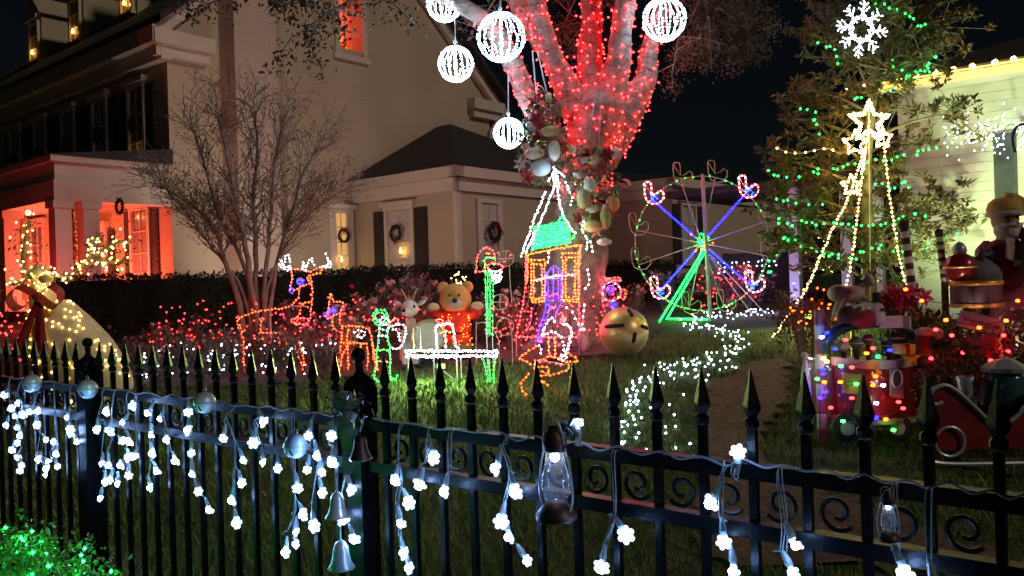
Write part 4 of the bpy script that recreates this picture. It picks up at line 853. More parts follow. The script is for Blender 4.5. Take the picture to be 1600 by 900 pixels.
# fairy house with spire
ZZ = []
for k in range(15):
    x = 240 + k * 18; yt = 505 - (k - 2) * 3 if k < 12 else 470 + (k - 12) * 25; ZZ += [(x, 675 - k * 3), (x + 9, max(yt, 465))]
figure('fairy_house', 'light outlined fairy house with green roof and white spire at the oak trunk', 'light display', 10.35,
  [('white', [(325, 270), (240, 480), (155, 725)], {'sp': .030}), ('white', [(385, 245), (300, 450), (185, 700)], {'sp': .030}), ('white', [(395, 110), (410, 240), (440, 410), (525, 550), (528, 570)], {'sp': .028}), ('white', [(390, 115), (345, 195)]), ('white', [(395, 115), (385, 240)]), ('white', [(400, 120), (465, 160)]), ('white', [(400, 120), (430, 250)]), ('white', [(470, 200), (490, 260), (510, 310), (505, 370)], {'sp': .05}), ('white', [(240, 560), (235, 600), (215, 640)], {'sp': .018}), ('white', [(590, 480), (585, 540), (620, 610), (615, 690)], {'sp': .045}), ('white', [(385, 100), (380, 170), (400, 220)], {'sp': .02}),
   ('green', ZZ, {'s': 0, 'sp': .03}), ('green', [(235, 680), (260, 640), (500, 600), (525, 570)], {'sp': .03}), ('mint', ZZ[::3], {'s': 0, 'sp': .06}), ('green', [(420, 480), (440, 440), (470, 470)], {'sp': .02}), ('orange', [(190, 712), (400, 672), (580, 640)], {'sp': .028}), ('red', [(190, 712), (185, 900)], {'sp': .03}), ('red', [(575, 650), (560, 800), (560, 900)], {'sp': .03}), ('orange', [(200, 712), (200, 900)], {'sp': .03}), ('orange', [(570, 660), (555, 900)], {'sp': .03}),
   ('yellow', rect(225, 745, 320, 1045), N), ('yellow', rect(243, 775, 300, 1020), N), ('yellow', rect(445, 700, 555, 1040), N), ('yellow', rect(465, 730, 535, 1010), N), ('yellow', [(230, 890), (320, 885)]), ('yellow', [(230, 1030), (320, 1030)]), ('yellow', [(450, 1030), (550, 1025)]), ('white', [(240, 890), (350, 870), (450, 860), (540, 850)], {'sp': .04}),
   ('purple', [(320, 870), (350, 820), (390, 790), (425, 820), (440, 870)]), ('purple', rect(325, 880, 435, 1030), N), ('purple', [(340, 830), (345, 1030)]), ('purple', [(380, 800), (380, 1030)], {'sp': .045}), ('purple', [(415, 820), (415, 1030)]), ('blue', [(330, 1060), (320, 1120), (290, 1200), (270, 1300)]), ('blue', [(350, 1060), (345, 1130), (310, 1210), (290, 1310)]), ('cyan', [(340, 1060), (380, 1090), (400, 1060)]), ('pink', [(360, 1000), (410, 980)]), ('blue', [(440, 1050), (400, 1120), (390, 1200)], {'sp': .06}), ('cyan', [(270, 1300), (285, 1330), (300, 1300)]),
   ('red', [(190, 860), (170, 1050), (118, 1290), (560, 1290)], {'s': 0, 'sp': .05}), ('red', [(560, 900), (560, 1290)], {'sp': .05}), ('white', [(350, 700), (345, 780)], {'sp': .05}), ('white', [(640, 620), (665, 700)], {'sp': .06}), ('white', [(620, 820), (630, 900), (600, 960)], {'sp': .06}), ('white', [(470, 1080), (520, 1120), (560, 1200), (610, 1240)], {'sp': .09}), ('white', [(600, 1060), (590, 1160), (570, 1240)], {'sp': .08}), ('red', [(440, 1120), (460, 1180), (430, 1200), (440, 1150)]), ('red', [(230, 1090), (220, 1190), (180, 1250)], {'sp': .09}), ('red', [(380, 1080), (330, 1120)], {'sp': .06})],
  (780, 240), 4.5, br_=.0112, stakes=[(118, 1290), (560, 1290)], dep=.08)
figure('light_sled_figure', 'white snowman like light figure riding an orange outlined sled', 'light display', 8.25,
  [('white', [(290, 400), (310, 330), (340, 288), (375, 305)]), ('white', [(435, 325), (478, 345), (482, 400), (462, 470), (440, 530), (412, 560)], {'sp': .022}), ('white', [(300, 400), (345, 382), (385, 388), (425, 440), (440, 520)]), ('white', [(270, 470), (285, 535)]), ('white', circ(424, 552, 20)), ('yellow', [(335, 420), (330, 480), (340, 545)]), ('yellow', [(365, 420), (375, 480), (372, 540), (345, 548)]), ('orange', [(250, 478), (180, 520), (140, 555), (210, 595)]), ('orange', [(245, 585), (340, 545), (440, 575), (472, 608), (440, 640), (340, 670), (250, 665), (235, 610), (245, 585)]), ('orange', [(265, 615), (330, 620), (325, 655), (270, 645)]), ('orange', [(200, 665), (150, 712), (155, 770), (197, 802)]), ('orange', [(258, 690), (290, 712), (328, 742)]), ('orange', [(482, 680), (505, 715), (530, 768)]), ('orange', [(462, 515), (515, 560), (520, 580), (440, 578)]), ('red', [(285, 822), (360, 832), (440, 838)], {'sp': .06}), ('red', [(240, 575), (340, 580), (440, 600)], {'sp': .05}), ('red', circ(435, 290, 14)), ('blue', [(250, 440), (280, 400), (300, 380)])],
  (780, 430), 4.285, stakes=[(197, 802), (530, 768)])
figure('light_ornament_ring', 'round ornament outlined in white and red lights with blue flower', 'light display', 11.2,
  [('red', rect(710, 18, 815, 40), N), ('red', [(715, 25), (810, 35)]), ('pink', circ(752, 110, 65, 18)), ('white', circ(752, 110, 62, 18), {'sp': .09}), ('purple', circ(745, 95, 26)), ('blue', circ(745, 95, 12)), ('blue', circ(765, 200, 24)), ('cyan', circ(765, 200, 10)), ('red', [(600, 110), (595, 200), (600, 320)], {'sp': .07}), ('red', [(690, 170), (700, 240)], {'sp': .07}), ('orange', [(815, 90), (850, 110), (840, 160), (810, 150)], {'sp': .05})], (780, 430), 4.285, stakes=[(752, 172), (765, 224)])
# green lawn floodlight under the bench
p = at(690, 588, 9.3); p.z = gz(9.3); t = thing('lawn_floodlight', 'small green floodlight on the lawn below the white bench', 'floodlight', p)
MB().tube([(0, 0, 0), (0, 0, .10)], .010).box((0, 0, .13), (.12, .06, .08)).build('housing', IRON, t); MB().box((0, -.033, .13), (.09, .006, .055)).build('lens', emis('green_lens', (.3, 1, .12), 2), t)
lamp('lawn_flood_light', p + V(0, -.08, .42), (.52, 1, .20), 150, .06, rad(165), p + V(.1, -3, -.3))
p = G(1262, 508); t = thing('lawn_floodlight', 'added olive tinted floodlight on the lawn beside the star cone', 'floodlight', p)  # extra floodlight added to brighten the right side of the lawn
MB().tube([(0, 0, 0), (0, 0, .10)], .010).box((0, 0, .13), (.12, .06, .08)).build('housing', IRON, t); MB().box((0, -.033, .13), (.09, .006, .055)).build('lens', MATS['green_lens'], t)
lamp('lawn_flood_light', p + V(0, -.10, .50), (.80, 1, .34), 62, .06, rad(165), p + V(-.6, -3, -.35))
# ================================================================== FERRIS WHEEL
FD = 13.0; fc = at(1097, 380, FD); FR = 1.04
fw = thing('ferris_wheel', 'wire ferris wheel light display with blue spokes and green stand', 'light display', (fc.x, FD, gz(FD)))
def fp(a, r, dy=0): return fc + V(math.cos(rad(a)) * r, dy, math.sin(rad(a)) * r)
rim = [fp(a, FR) for a in range(0, 360, 6)]
rp_ = MB().tube(rim, .009, 5, closed=True); rp_.build('rim', WIRE, fw, world=True)
MB().octa([jit(p, .006) for p in resample([fp(a, FR) for a in range(20, 341, 5)], .125)], .0105).build('rim_lights', EM['mint'], fw, world=True, kind='stuff')
MB().octa([fp(a, FR) for a in range(232, 345, 6)], .011).build('rim_lights', EM['green'], fw, world=True, kind='stuff')
for k in range(12):
    a = 47 + 30 * k; lit = k % 3 == 0; s = MB().tube([fp(a, .06), fp(a, FR)], .009, 5).build('spoke', WIRE, fw, world=True)
    if lit: MB().octa([fp(a, r) + fp(a + 90, .0) * 0 for r in np.arange(.16, FR - .05, .034)], .0175).build('spoke_lights', EM['blue'], s, world=True, kind='stuff')
    c = fp(a, FR); ch = [(-.12, .36), (-.02, .36), (0, .30), (.0, .08), (.06, .02), (.14, .06), (.16, .16), (.12, .22), (.08, .16), (.10, .08)]
    seat = [(-.13, .34), (-.10, .38), (-.02, .38), (0, .32), (0, .10), (.10, .14), (.16, .20), (.22, .16), (.22, .04), (.14, -.06), (.02, -.08), (-.08, -.02), (-.12, .10), (-.13, .34)]
    p3 = [c + V(x * .85 + .0, 0, z * .75 - .02) for x, z in seat]; g = MB().tube(p3, .0075, 5).tube([c + V(0, 0, .06), c + V(-.1, 0, .24)], .005, 4).build('gondola', WIRE, fw, world=True)
    if lit:
        pts = resample(p3, .035); MB().octa(pts[::2], .0125).build('gondola_lights', EM['white'], g, world=True, kind='stuff'); MB().octa(pts[1::2], .0125).build('gondola_lights', EM['red'], g, world=True, kind='stuff')
        MB().octa([c + V(random.gauss(.03, .03), -.02, random.gauss(.03, .03)) for q in range(8)], .015).build('gondola_lights', EM['cyan'], g, world=True, kind='stuff')
hub = MB(); 
MB().lathe([(.06, -.05), (.06, .05)], fc, 10, Matrix.Rotation(PI / 2, 3, 'X')).build('hub', WIRE, fw, world=True)
MB().octa([fc + V(random.gauss(0, .055), -.06, random.gauss(0, .055)) for k in range(26)], .015).build('hub_lights', EM['green'], fw, world=True, kind='stuff'); MB().octa([fc + V(random.gauss(.0, .06), -.06, random.gauss(-.03, .06)) for k in range(10)], .014).build('hub_lights', EM['orange'], fw, world=True, kind='stuff')
zb_ = gz(FD); L1 = at(1030, 503, FD - .15); L2 = at(1042, 498, FD - .1); top = fc + V(0, -.1, -.1); bR = at(1107, 499, FD - .1)
for a, b in ((L1, top), (L2, top + V(.03, 0, -.02)), (L2, bR)):
    l = MB().tube([a, b], .009, 5).build('stand_leg', WIRE, fw, world=True); MB().octa(resample([a, b], .034), .0175).build('leg_lights', EM['green'], l, world=True, kind='stuff')
MB().tube([fc + V(.02, -.08, FR + .02), V(fc.x + .07, FD - .1, gz(FD) - .05)], .030, 8).build('mast', mat('pale_mast', (.55, .50, .46), .5), fw, world=True)
for px in (1178, 1200): a = at(px, 488, FD + .3); MB().tube([fc + V(.02, .08, -.05), V(a.x, a.y, gz(a.y) - .03)], .008, 5).build('stand_leg', WIRE, fw, world=True)
# ================================================================== STAR TREE, SNOWFLAKE
def starpts(x, y, R, r, n=5, rot=-PI / 2):
    out = []
    for k in range(2 * n + 1): a = rot + k * PI / n; q = R if k % 2 == 0 else r; out.append((x + q * math.cos(a), y + q * math.sin(a)))
    return out
figure('star_cone', 'tall cone of warm light strings topped with stars in front of the magnolia', 'light display', 10.65,
  [('warm', starpts(1358, 190, 34, 15), {'s': 0, 'sp': .022}), ('warm', starpts(1358, 190, 28, 12), {'s': 0, 'sp': .03}), ('warm', starpts(1336, 224, 20, 9), {'s': 0, 'sp': .022}), ('warm', starpts(1379, 216, 16, 8), {'s': 0, 'sp': .022}), ('warm', starpts(1330, 290, 17, 8), {'s': 0, 'sp': .022}), ('warm', [(1352, 235), (1348, 268)], {'sp': .018}),
   ('warm', [(1358, 190), (1345, 290), (1335, 380), (1322, 448)], {'sp': .055}), ('warm', [(1378, 190), (1385, 260), (1395, 340), (1405, 400), (1416, 450)], {'sp': .055}), ('warm', [(1352, 230), (1325, 310), (1300, 360), (1265, 440), (1240, 480), (1205, 530)], {'sp': .045}), ('warm', [(1215, 232), (1245, 240), (1290, 232), (1310, 240)], {'sp': .12})], sp=.03, br_=.0145, stakes=[(1205, 530), (1322, 448), (1416, 450)], wires=[[(1357, 160), (1360, 470)]])
SF = []
def sfp(a, r, q): c, s_ = math.cos(a), math.sin(a); return (1346 + r * c - q * s_, 45 + 1.12 * (r * s_ + q * c))
for k in range(8):
    a = k * PI / 4 + .12; R8 = 42 if k % 2 == 0 else 36; O = {'s': 0, 'sp': .022}
    SF += [('white', [sfp(a, 12, 0), sfp(a, R8, 0)], O), ('white', [sfp(a, 30, 8), sfp(a, 23, 0), sfp(a, 30, -8)], O), ('white', [sfp(a, 37, 6), sfp(a, 31, 0), sfp(a, 37, -6)], O), ('white', [sfp(a, 17, -6), sfp(a, 20, 0), sfp(a, 17, 6)], O)]
SF += [('white', [(1346 + 15 * math.cos(q), 45 + 17 * math.sin(q)) for q in np.linspace(0, 2 * PI, 13)], {'s': 0, 'sp': .022})]
figure('light_snowflake', 'white lit snowflake high in the broad leaved tree', 'light display', 10.2, SF, br_=.0085)
# ================================================================== JINGLE BELL (big)
bd = 10.1; bc = at(975, 518, bd); BR = 37 * bd / F
jb = thing('giant_jingle_bell', 'giant gold jingle bell with slots on the lawn by the oak', 'bell', bc)
MB().ball((0, 0, 0), BR, 32, 20).build('shell', GOLD, jb, smooth=True)
DK = mat('slot_black', (.01, .008, .006), .8)
view = (V(0, 0, EYE) - bc).normalized(); ex_ = view.cross(UP).normalized() * -1; ez_ = ex_.cross(view).normalized() * -1
ex_ = V(1, 0, 0) - view * view.x; ex_.normalize(); ez_ = view.cross(ex_) * -1; ez_ = ez_ if ez_.z > 0 else -ez_
def sphp(x, z):
    r2 = max(.02, 1 - x * x - z * z); return (ex_ * x + ez_ * z + view * math.sqrt(r2)) * BR * 1.004
for a, b in (((-.75, .22), (.02, .26)), ((.22, .90), (.36, .60)), ((.46, -.05), (.36, -.46)), ((.70, .22), (.97, .10))):
    pts = [sphp(a[0] + (b[0] - a[0]) * u, a[1] + (b[1] - a[1]) * u) for u in np.linspace(0, 1, 8)]; MB().tube(pts, [.020] + [.024] * 6 + [.018], 8).build('slot', DK, jb, smooth=True)
MB().tube([(BR * 1.005 * math.cos(a) * ex_ * .999 + BR * 1.005 * math.sin(a) * ez_ - view * .02) for a in np.linspace(0, 2 * PI, 40, endpoint=False)], .012, 6, closed=True).build('seam', mat('pale_gold', (.75, .6, .4), .3, .8), jb, smooth=True)
MB().tube([(0, 0, -BR * .9), (0, 0, gz(bd) - bc.z - .02)], .03, 8).build('stake', IRON, jb)
# ================================================================== BEAR, FAWN, DRUM
def fig_ball(t, name, m, c, r, sc=(1, 1, 1), n=16, m2=11): return MB().ball(c, r, n, m2, sc).build(name, m, t, smooth=True)
d = 10.3; p = at(714, 545, d); t = thing('teddy_bear', 'tan teddy bear statue in red jacket and green trousers holding arms out', 'bear statue', (p.x, d, gz(d))); k_ = d / F
z0 = at(714, 545, d).z - gz(d)
BT = mat('bear_tan', (.55, .30, .09), .75, var=.12, scale=12); RJ = mat('red_jacket', (.50, .03, .02), .6, var=.15); GT = mat('green_trouser', (.10, .20, .07), .8, var=.2); BG = mat('bear_grey', (.42, .38, .36), .8)
def bz(py): return at(714, py, d).z - gz(d)
def bx(px): return (px - 714) * k_
fig_ball(t, 'head', BT, (bx(714), 0, bz(467)), 25 * k_, (1, .9, .98)); fig_ball(t, 'muzzle', BG, (bx(715), -.17, bz(474)), 10 * k_, (1.1, .7, .9)); fig_ball(t, 'nose', DK, (bx(715), -.24, bz(469)), 4 * k_)
for s in (-1, 1): fig_ball(t, 'ear', BT, (bx(714 + s * 19), .02, bz(449)), 9.5 * k_, (1, .6, 1)); fig_ball(t, 'eye', DK, (bx(714 + s * 7), -.185, bz(461)), 2 * k_)
MB().lathe([(.10, bz(540)), (.17, bz(532)), (.185, bz(515)), (.17, bz(495)), (.13, bz(484)), (.06, bz(478))], (0, 0, 0), 18, sy=.8).build('jacket', RJ, t, smooth=True)
for s in (-1, 1):
    MB().tube(smooth_path([(s * .12, 0, bz(491)), (s * .22, -.03, bz(490)), (s * .28, -.05, bz(484))], 4), [.075] * 8 + [.06], 10).build('sleeve', RJ, t, smooth=True); fig_ball(t, 'paw', mat('paw_cream', (.6, .48, .30), .8), (bx(714 + s * 34), -.06, bz(479)), 9 * k_, (1.1, .8, .8))
    MB().tube([(s * .08, 0, bz(535)), (s * .09, 0, bz(560)), (s * .09, 0, .03)], [.10, .09, .08], 12).build('trouser_leg', GT, t, smooth=True); fig_ball(t, 'boot', DK, (s * .09, -.04, .05), .09, (1, 1.4, .6))
MB().tube([(.15 * math.cos(a) * 1.13, .15 * math.sin(a) * .95, bz(520)) for a in np.linspace(0, 2 * PI, 24, endpoint=False)], .015, 6, closed=True).build('belt', DK, t)
tb_ = thing('bear_light_string', 'small warm lights wrapped over the teddy bear jacket', 'string lights', (p.x, d - .2, gz(d) + .5)); pts = []
for k in range(46):
    a = random.uniform(PI * 1.05, PI * 1.95); pts.append(V(p.x + .20 * math.cos(a), d + .165 * math.sin(a) - .01, gz(d) + random.uniform(bz(540), bz(490))))
MB().octa(pts, .009).build('light_string', EM['orange'], tb_, world=True, kind='stuff')
crn = thing('sprig_light_crown', 'sprig of tiny lights behind the teddy bear head', 'string lights', at(718, 438, d + .3)); MB().octa([jit(at(718, 438, d + .3), .05) for k in range(16)], .008).build('light_string', EM['cream'], crn, world=True, kind='stuff'); MB().tube([at(718, 438, d + .3), V(at(718, 438, d + .3).x, d + .3, gz(d + .3) - .02)], .01, 5).build('stem', CORD, crn, world=True)
d = 10.1; p = at(642, 530, d); t = thing('fawn_statue', 'white and grey fawn statue sitting behind the white bench', 'deer statue', (p.x, d, gz(d))); k_ = d / F
def fz(py): return at(642, py, d).z - gz(d)
FWH = mat('fawn_white', (.62, .58, .55), .8, var=.15, scale=9)
bm_ = MB().lathe([(.10, 0), (.15, .08), (.14, fz(540)), (.11, fz(525)), (.07, fz(510)), (.065, fz(500)), (.03, fz(495))], (0, 0.03, 0), 14).build('body', FWH, t, smooth=True)
fig_ball(t, 'head', FWH, (0, -.02, fz(482)), 14 * k_, (1, 1.1, .95)); fig_ball(t, 'muzzle', FWH, (-.03, -.13, fz(487)), 8 * k_, (1, 1.2, .8)); fig_ball(t, 'nose', DK, (-.05, -.20, fz(484)), 3 * k_)
for s in (-1, 1):
    MB().lathe([(.005, 0), (.03, .04), (.022, .09), (.003, .12)], (s * .09, 0, fz(477)), 8, Matrix.Rotation(s * 1.1, 3, 'Y')).build('ear', FWH, t, smooth=True); fig_ball(t, 'eye', DK, (s * .05 + .01, -.10, fz(479)), 2.6 * k_)
    MB().tube(smooth_path([(s * .04, 0, fz(470)), (s * .06, .0, fz(460)), (s * .10, 0, fz(450))], 3), [.012, .012, .011, .01, .008, .006, .004], 6).build('antler', TANF, t); MB().tube([(s * .07, -.09, fz(515)), (s * .07, -.13, .02)], [.035, .028], 8).build('leg', FWH, t)
d = 9.95; p = at(670, 525, d); t = thing('toy_drum', 'round pale drum lying on its rim behind the white bench', 'drum', (p.x, d, gz(d))); rr = 25 * d / F; zc = p.z - gz(d); RX = Matrix.Rotation(PI / 2, 3, 'X')
MB().lathe([(rr * .98, -.10), (rr * .98, .10)], (0, 0, zc), 28, RX).build('shell', mat('drum_shell', (.30, .28, .22), .6), t, smooth=False)
for y in (-.1, .1): MB().tube([(rr * math.cos(a), y, zc + rr * math.sin(a)) for a in np.linspace(0, 2 * PI, 28, endpoint=False)], .014, 6, closed=True).build('hoop', GOLD, t)
MB().lathe([(rr * .9, 0), (rr * .88, .006)], (0, -.104, zc), 28, RX).build('skin', mat('drum_skin', (.46, .45, .36), .8, var=.15, scale=4), t); MB().box((0, 0, (zc - rr) / 2), (.2, .12, max(.04, zc - rr))).build('stand', IRON, t)
# ================================================================== GLOWING RECLINING DEER (left)
dd_ = 8.3; p0 = at(70, 620, dd_); t = thing('glowing_deer', 'big pale mesh deer glowing with warm lights and a red neck bow', 'light display', (p0.x, dd_, gz(dd_)))
def gpt(px, py, dy=0): return at(px, py, dd_ + dy)
MESHY = mat('pale_mesh_fabric', (.60, .54, .34), .85, var=.15, scale=10, bump=.4)
bodyp = [gpt(75, 480), gpt(88, 510), gpt(110, 545), gpt(135, 575), gpt(160, 600), gpt(178, 625)]; sp_ = smooth_path(bodyp, 5); k = len(sp_)
MB().tube(sp_, [.16 + .20 * math.sin(PI * min(1, (i / (k - 1)) * .85 + .08)) for i in range(k)], 18).build('body', MESHY, t, smooth=True, world=True)
MB().tube(smooth_path([gpt(64, 440), gpt(66, 465), gpt(78, 500)], 4), [.085, .09, .1, .11, .12, .13, .14, .15, .16], 14).build('neck', MESHY, t, smooth=True, world=True)
MB().ball(gpt(62, 430), .11, 14, 10, (.9, 1.2, .9)).build('head', MESHY, t, smooth=True, world=True); MB().ball(gpt(72, 436, -.14), .06, 12, 8, (1, 1.4, .8)).build('muzzle', MESHY, t, smooth=True, world=True)
for x in (95, 120, 150, 172): a = gpt(x, 600); MB().tube([a, V(a.x, dd_ + random.uniform(-.15, .15), gz(dd_))], [.07, .035], 8).build('leg', MESHY, t, world=True)
pts = []
for i in range(130):
    j = random.randint(0, k - 1); a = random.uniform(PI, 2 * PI); r = .165 + .20 * math.sin(PI * min(1, (j / (k - 1)) * .85 + .08)); dv = (sp_[min(j + 1, k - 1)] - sp_[max(j - 1, 0)]).normalized(); q1_ = dv.cross(V(0, 1, 0)).normalized(); pts.append(sp_[j] + q1_ * math.cos(a) * r + V(0, 1, 0) * math.sin(a) * r)
for i in range(30): pts.append(jit(gpt(random.uniform(48, 84), random.uniform(415, 460), -.14), .02))
MB().octa(pts, .0095).build('light_string', EM['creamsoft'], t, world=True, kind='stuff')
ALV = []; ABL = []; an = MB()
for path, rr in (([(58, 428), (42, 425), (36, 400), (42, 370), (46, 345)], .07), ([(70, 430), (100, 432), (125, 420), (140, 400), (142, 378), (155, 372)], .035), ([(140, 415), (165, 408), (185, 412), (200, 398)], .08), ([(150, 400), (168, 385), (185, 378), (204, 378)], .08), ([(15, 445), (35, 440), (50, 432)], .05)):
    sp2 = smooth_path([gpt(*q) for q in path], 5); an.tube(sp2, .018, 6)
    for q in resample(sp2, .006): ALV.append(jit(q, rr))
    for q in resample(sp2, .02): ABL.append(jit(q + V(0, -.03, 0), rr * .75))
an.build('antler', MYRT, t, world=True); MB().leaves(ALV, .06, .3).build('garland', mat('lit_garland', (.12, .13, .05), .8, var=.4), t, world=True, kind='stuff'); MB().octa(ABL, .0115).build('antler_lights', EM['creamsoft'], t, world=True, kind='stuff')
bw = MB(); c = gpt(60, 464, -.34)
RB = mat('deer_bow_red', (.30, .012, .014), .6, var=.2)
for s in (-1, 1):
    lp = [c, c + V(s * .15, -.06, .10), c + V(s * .25, -.05, .0), c + V(s * .17, -.03, -.11), c]; lp = smooth_path(lp, 4); n = len(bw.v)
    for q in lp: bw.v += [tuple(q - V(0, .06, .02)), tuple(q + V(0, .06, .03))]
    for i in range(len(lp) - 1): bw.f.append((n + 2 * i, n + 2 * i + 1, n + 2 * i + 3, n + 2 * i + 2))
    bw.prism([c + V(-.02, 0, 0), c + V(.03, 0, 0), c + V(s * .12 + .075, -.22, -.56), c + V(s * .12 + .01, -.22, -.50), c + V(s * .12 - .06, -.22, -.58)], V(0, .012, 0))
bw.ball(c - V(0, .04, 0), .035, 8, 6); bw.build('bow', RB, t, world=True)
# red light tube right of the deer neck
t = thing('red_light_post', 'short glowing red light tube beside the deer neck', 'light', at(84, 452, 9.0)); a = at(83, 448, 9.0); b = at(84, 480, 9.0); MB().tube([a, b], .028, 8).build('tube', emis('red_tube', (1, .006, .01), 7), t, world=True); MB().tube([b, V(b.x, b.y, gz(9) - .02)], .02, 6).build('stake', IRON, t, world=True)

# ================================================================== TOY CART, SLEIGH AND FIGURES (right)
MAR = mat('cart_red', (.20, .014, .018), .4, var=.25, scale=6, coat=.4); CRM = mat('cart_cream', (.40, .36, .30), .6, var=.15); DGR = mat('cart_green', (.02, .06, .05), .35, var=.3); YEL = mat('toy_yellow', (.55, .42, .06), .6); WHT = mat('toy_white', (.60, .58, .56), .7, var=.1); BLK = mat('toy_black', (.012, .012, .014), .6); BRN = mat('toy_brown', (.06, .025, .015), .8); BLUE = mat('toy_blue', (.02, .03, .12), .5)
cd_ = 6.4; cb_ = at(1360, 690, cd_); cart = thing('toy_cart', 'dark red toy cart with cream rim and green arched hood full of toys', 'toy cart', (cb_.x, cd_, gz(cd_)))
def cp_(px, py, dy=0): return at(px, py, cd_ + dy)
# curved front body
def strip(y0, y1, m, nm, r0=0., n=12, xa=1303, xb=1440, bulge=.22, bot=None):
    b = MB()
    for i in range(n + 1):
        u = i / n; x = xa + (xb - xa) * u; dy = -bulge * math.sin(PI * u) - r0
        pa_ = cp_(x, y0 + 6 * math.sin(PI * u), dy); pb_ = cp_(x + (0 if bot is None else bot * (u - .5)), y1 + 6 * math.sin(PI * u), dy * .9); b.v += [tuple(pa_), tuple(pb_)]
    for i in range(n): b.f.append((2 * i, 2 * i + 1, 2 * i + 3, 2 * i + 2))
    k = len(b.v); b.v += [(v[0], v[1] + .05, v[2]) for v in b.v[:k]]
    for i in range(n): b.f.append((k + 2 * i, k + 2 * i + 2, k + 2 * i + 3, k + 2 * i + 1))
    for i in range(n): b.f += [(2 * i, 2 * i + 2, k + 2 * i + 2, k + 2 * i), (2 * i + 1, k + 2 * i + 1, k + 2 * i + 3, 2 * i + 3)]
    return b.build(nm, m, cart, world=True, smooth=False)
strip(572, 655, MAR, 'body', bot=-14); strip(558, 571, CRM, 'rim', .03); strip(650, 658, CRM, 'base_trim', .02)
MB().obox(cp_(1303, 655, .02), V(.66, 0, 0), V(0, .55, 0), UP * .42).build('box_body', MAR, cart, world=True)
for (x0, x1, y0, y1) in ((1318, 1348, 583, 614), (1392, 1412, 577, 620)):
    b = MB().poly([cp_(x, y, -.235) for x, y in ((x0, y0), (x1, y0 + 3), (x1, y1 + 3), (x0, y1))]); k = len(b.v); b.prism([cp_(x, y, -.25) for x, y in ((x0, y0), (x1, y0 + 3), (x1, y1 + 3), (x0, y1))], V(0, .02, 0)); b.build('panel', mat('cart_panel', (.20, .17, .14), .6, var=.2), cart, world=True)
MB().tube([cp_(1402 + 8 * math.cos(a), 592 + 14 * math.sin(a), -.265) for a in np.linspace(0, 2 * PI, 18, endpoint=False)], .008, 6, closed=True).build('emblem_ring', CRM, cart, world=True)
MB().leaves([cp_(1370 + random.gauss(0, 4), 588 + random.gauss(0, 6), -.25) for k in range(40)], .05, .3).build('gold_bow', GOLD, cart, world=True, kind='stuff')
for (m, pth, r) in ((DGR, [(1290, 556), (1294, 535), (1310, 518), (1340, 508), (1378, 506), (1420, 516), (1442, 540)], .032), (BLUE, [(1286, 552), (1291, 528), (1310, 510), (1340, 502), (1372, 501)], .012)): MB().tube(smooth_path([cp_(*q) for q in pth], 4), r, 8).build('hood_arch', m, cart, world=True, smooth=True)
b = MB(); n = 10
for i in range(n + 1):
    a = PI * i / n; x = 1366 - 66 * math.cos(a); y = 556 - 42 * math.sin(a); b.v += [tuple(cp_(x, y, .02)), tuple(cp_(x, y, .5))]
for i in range(n): b.f.append((2 * i, 2 * i + 1, 2 * i + 3, 2 * i + 2))
b.build('hood', DGR, cart, world=True, smooth=True)
for x in (1322, 1400):
    c = cp_(x, 668, -.12); MB().lathe([(.11, -.025), (.11, .025)], c, 20, Matrix.Rotation(PI / 2, 3, 'X')).build('wheel', BLK, cart, world=True); MB().lathe([(.06, -.032), (.055, .032)], c, 14, Matrix.Rotation(PI / 2, 3, 'X')).build('hub_cap', SILVER, cart, world=True)
t = thing('cart_light_string', 'multicoloured bulbs strung over the red toy cart', 'string lights', cp_(1350, 600, -.25)); 
LB = [('blue', 1292, 520), ('white', 1284, 527), ('redsoft', 1321, 531), ('blue', 1305, 545), ('redsoft', 1364, 544), ('blue', 1390, 547), ('yellow', 1354, 552), ('green', 1372, 557), ('mint', 1314, 572), ('redsoft', 1331, 574), ('orange', 1368, 588), ('yellow', 1313, 597), ('mint', 1338, 600), ('yellow', 1364, 602), ('white', 1380, 602), ('redsoft', 1331, 622), ('white', 1369, 630), ('redsoft', 1298, 637), ('redsoft', 1411, 638), ('blue', 1369, 652), ('yellow', 1384, 655), ('mint', 1317, 658), ('mint', 1396, 672), ('cream', 1287, 560), ('cream', 1292, 565), ('blue', 1286, 577), ('blue', 1287, 584), ('mint', 1277, 592), ('yellow', 1288, 597), ('purple', 1290, 612), ('purple', 1282, 622), ('redsoft', 1404, 628)]
cdm = MB(); prev = None
for c, x, y in LB:
    p = cp_(x, y, -.29 if 1300 < x < 1415 else -.05); b = MB().ico([(0, 0, 0)], .0135, 1.5).build('bulb', EM[c], t); b.location = wm(t).inverted() @ p
    if prev is not None and (p - prev).length < .4: cdm.tube([prev + V(0, .012, 0), (p + prev) / 2 + V(0, .012, -.02), p + V(0, .012, 0)], .003, 4)
    prev = p
cdm.build('cord', CORD, t, world=True, kind='stuff')
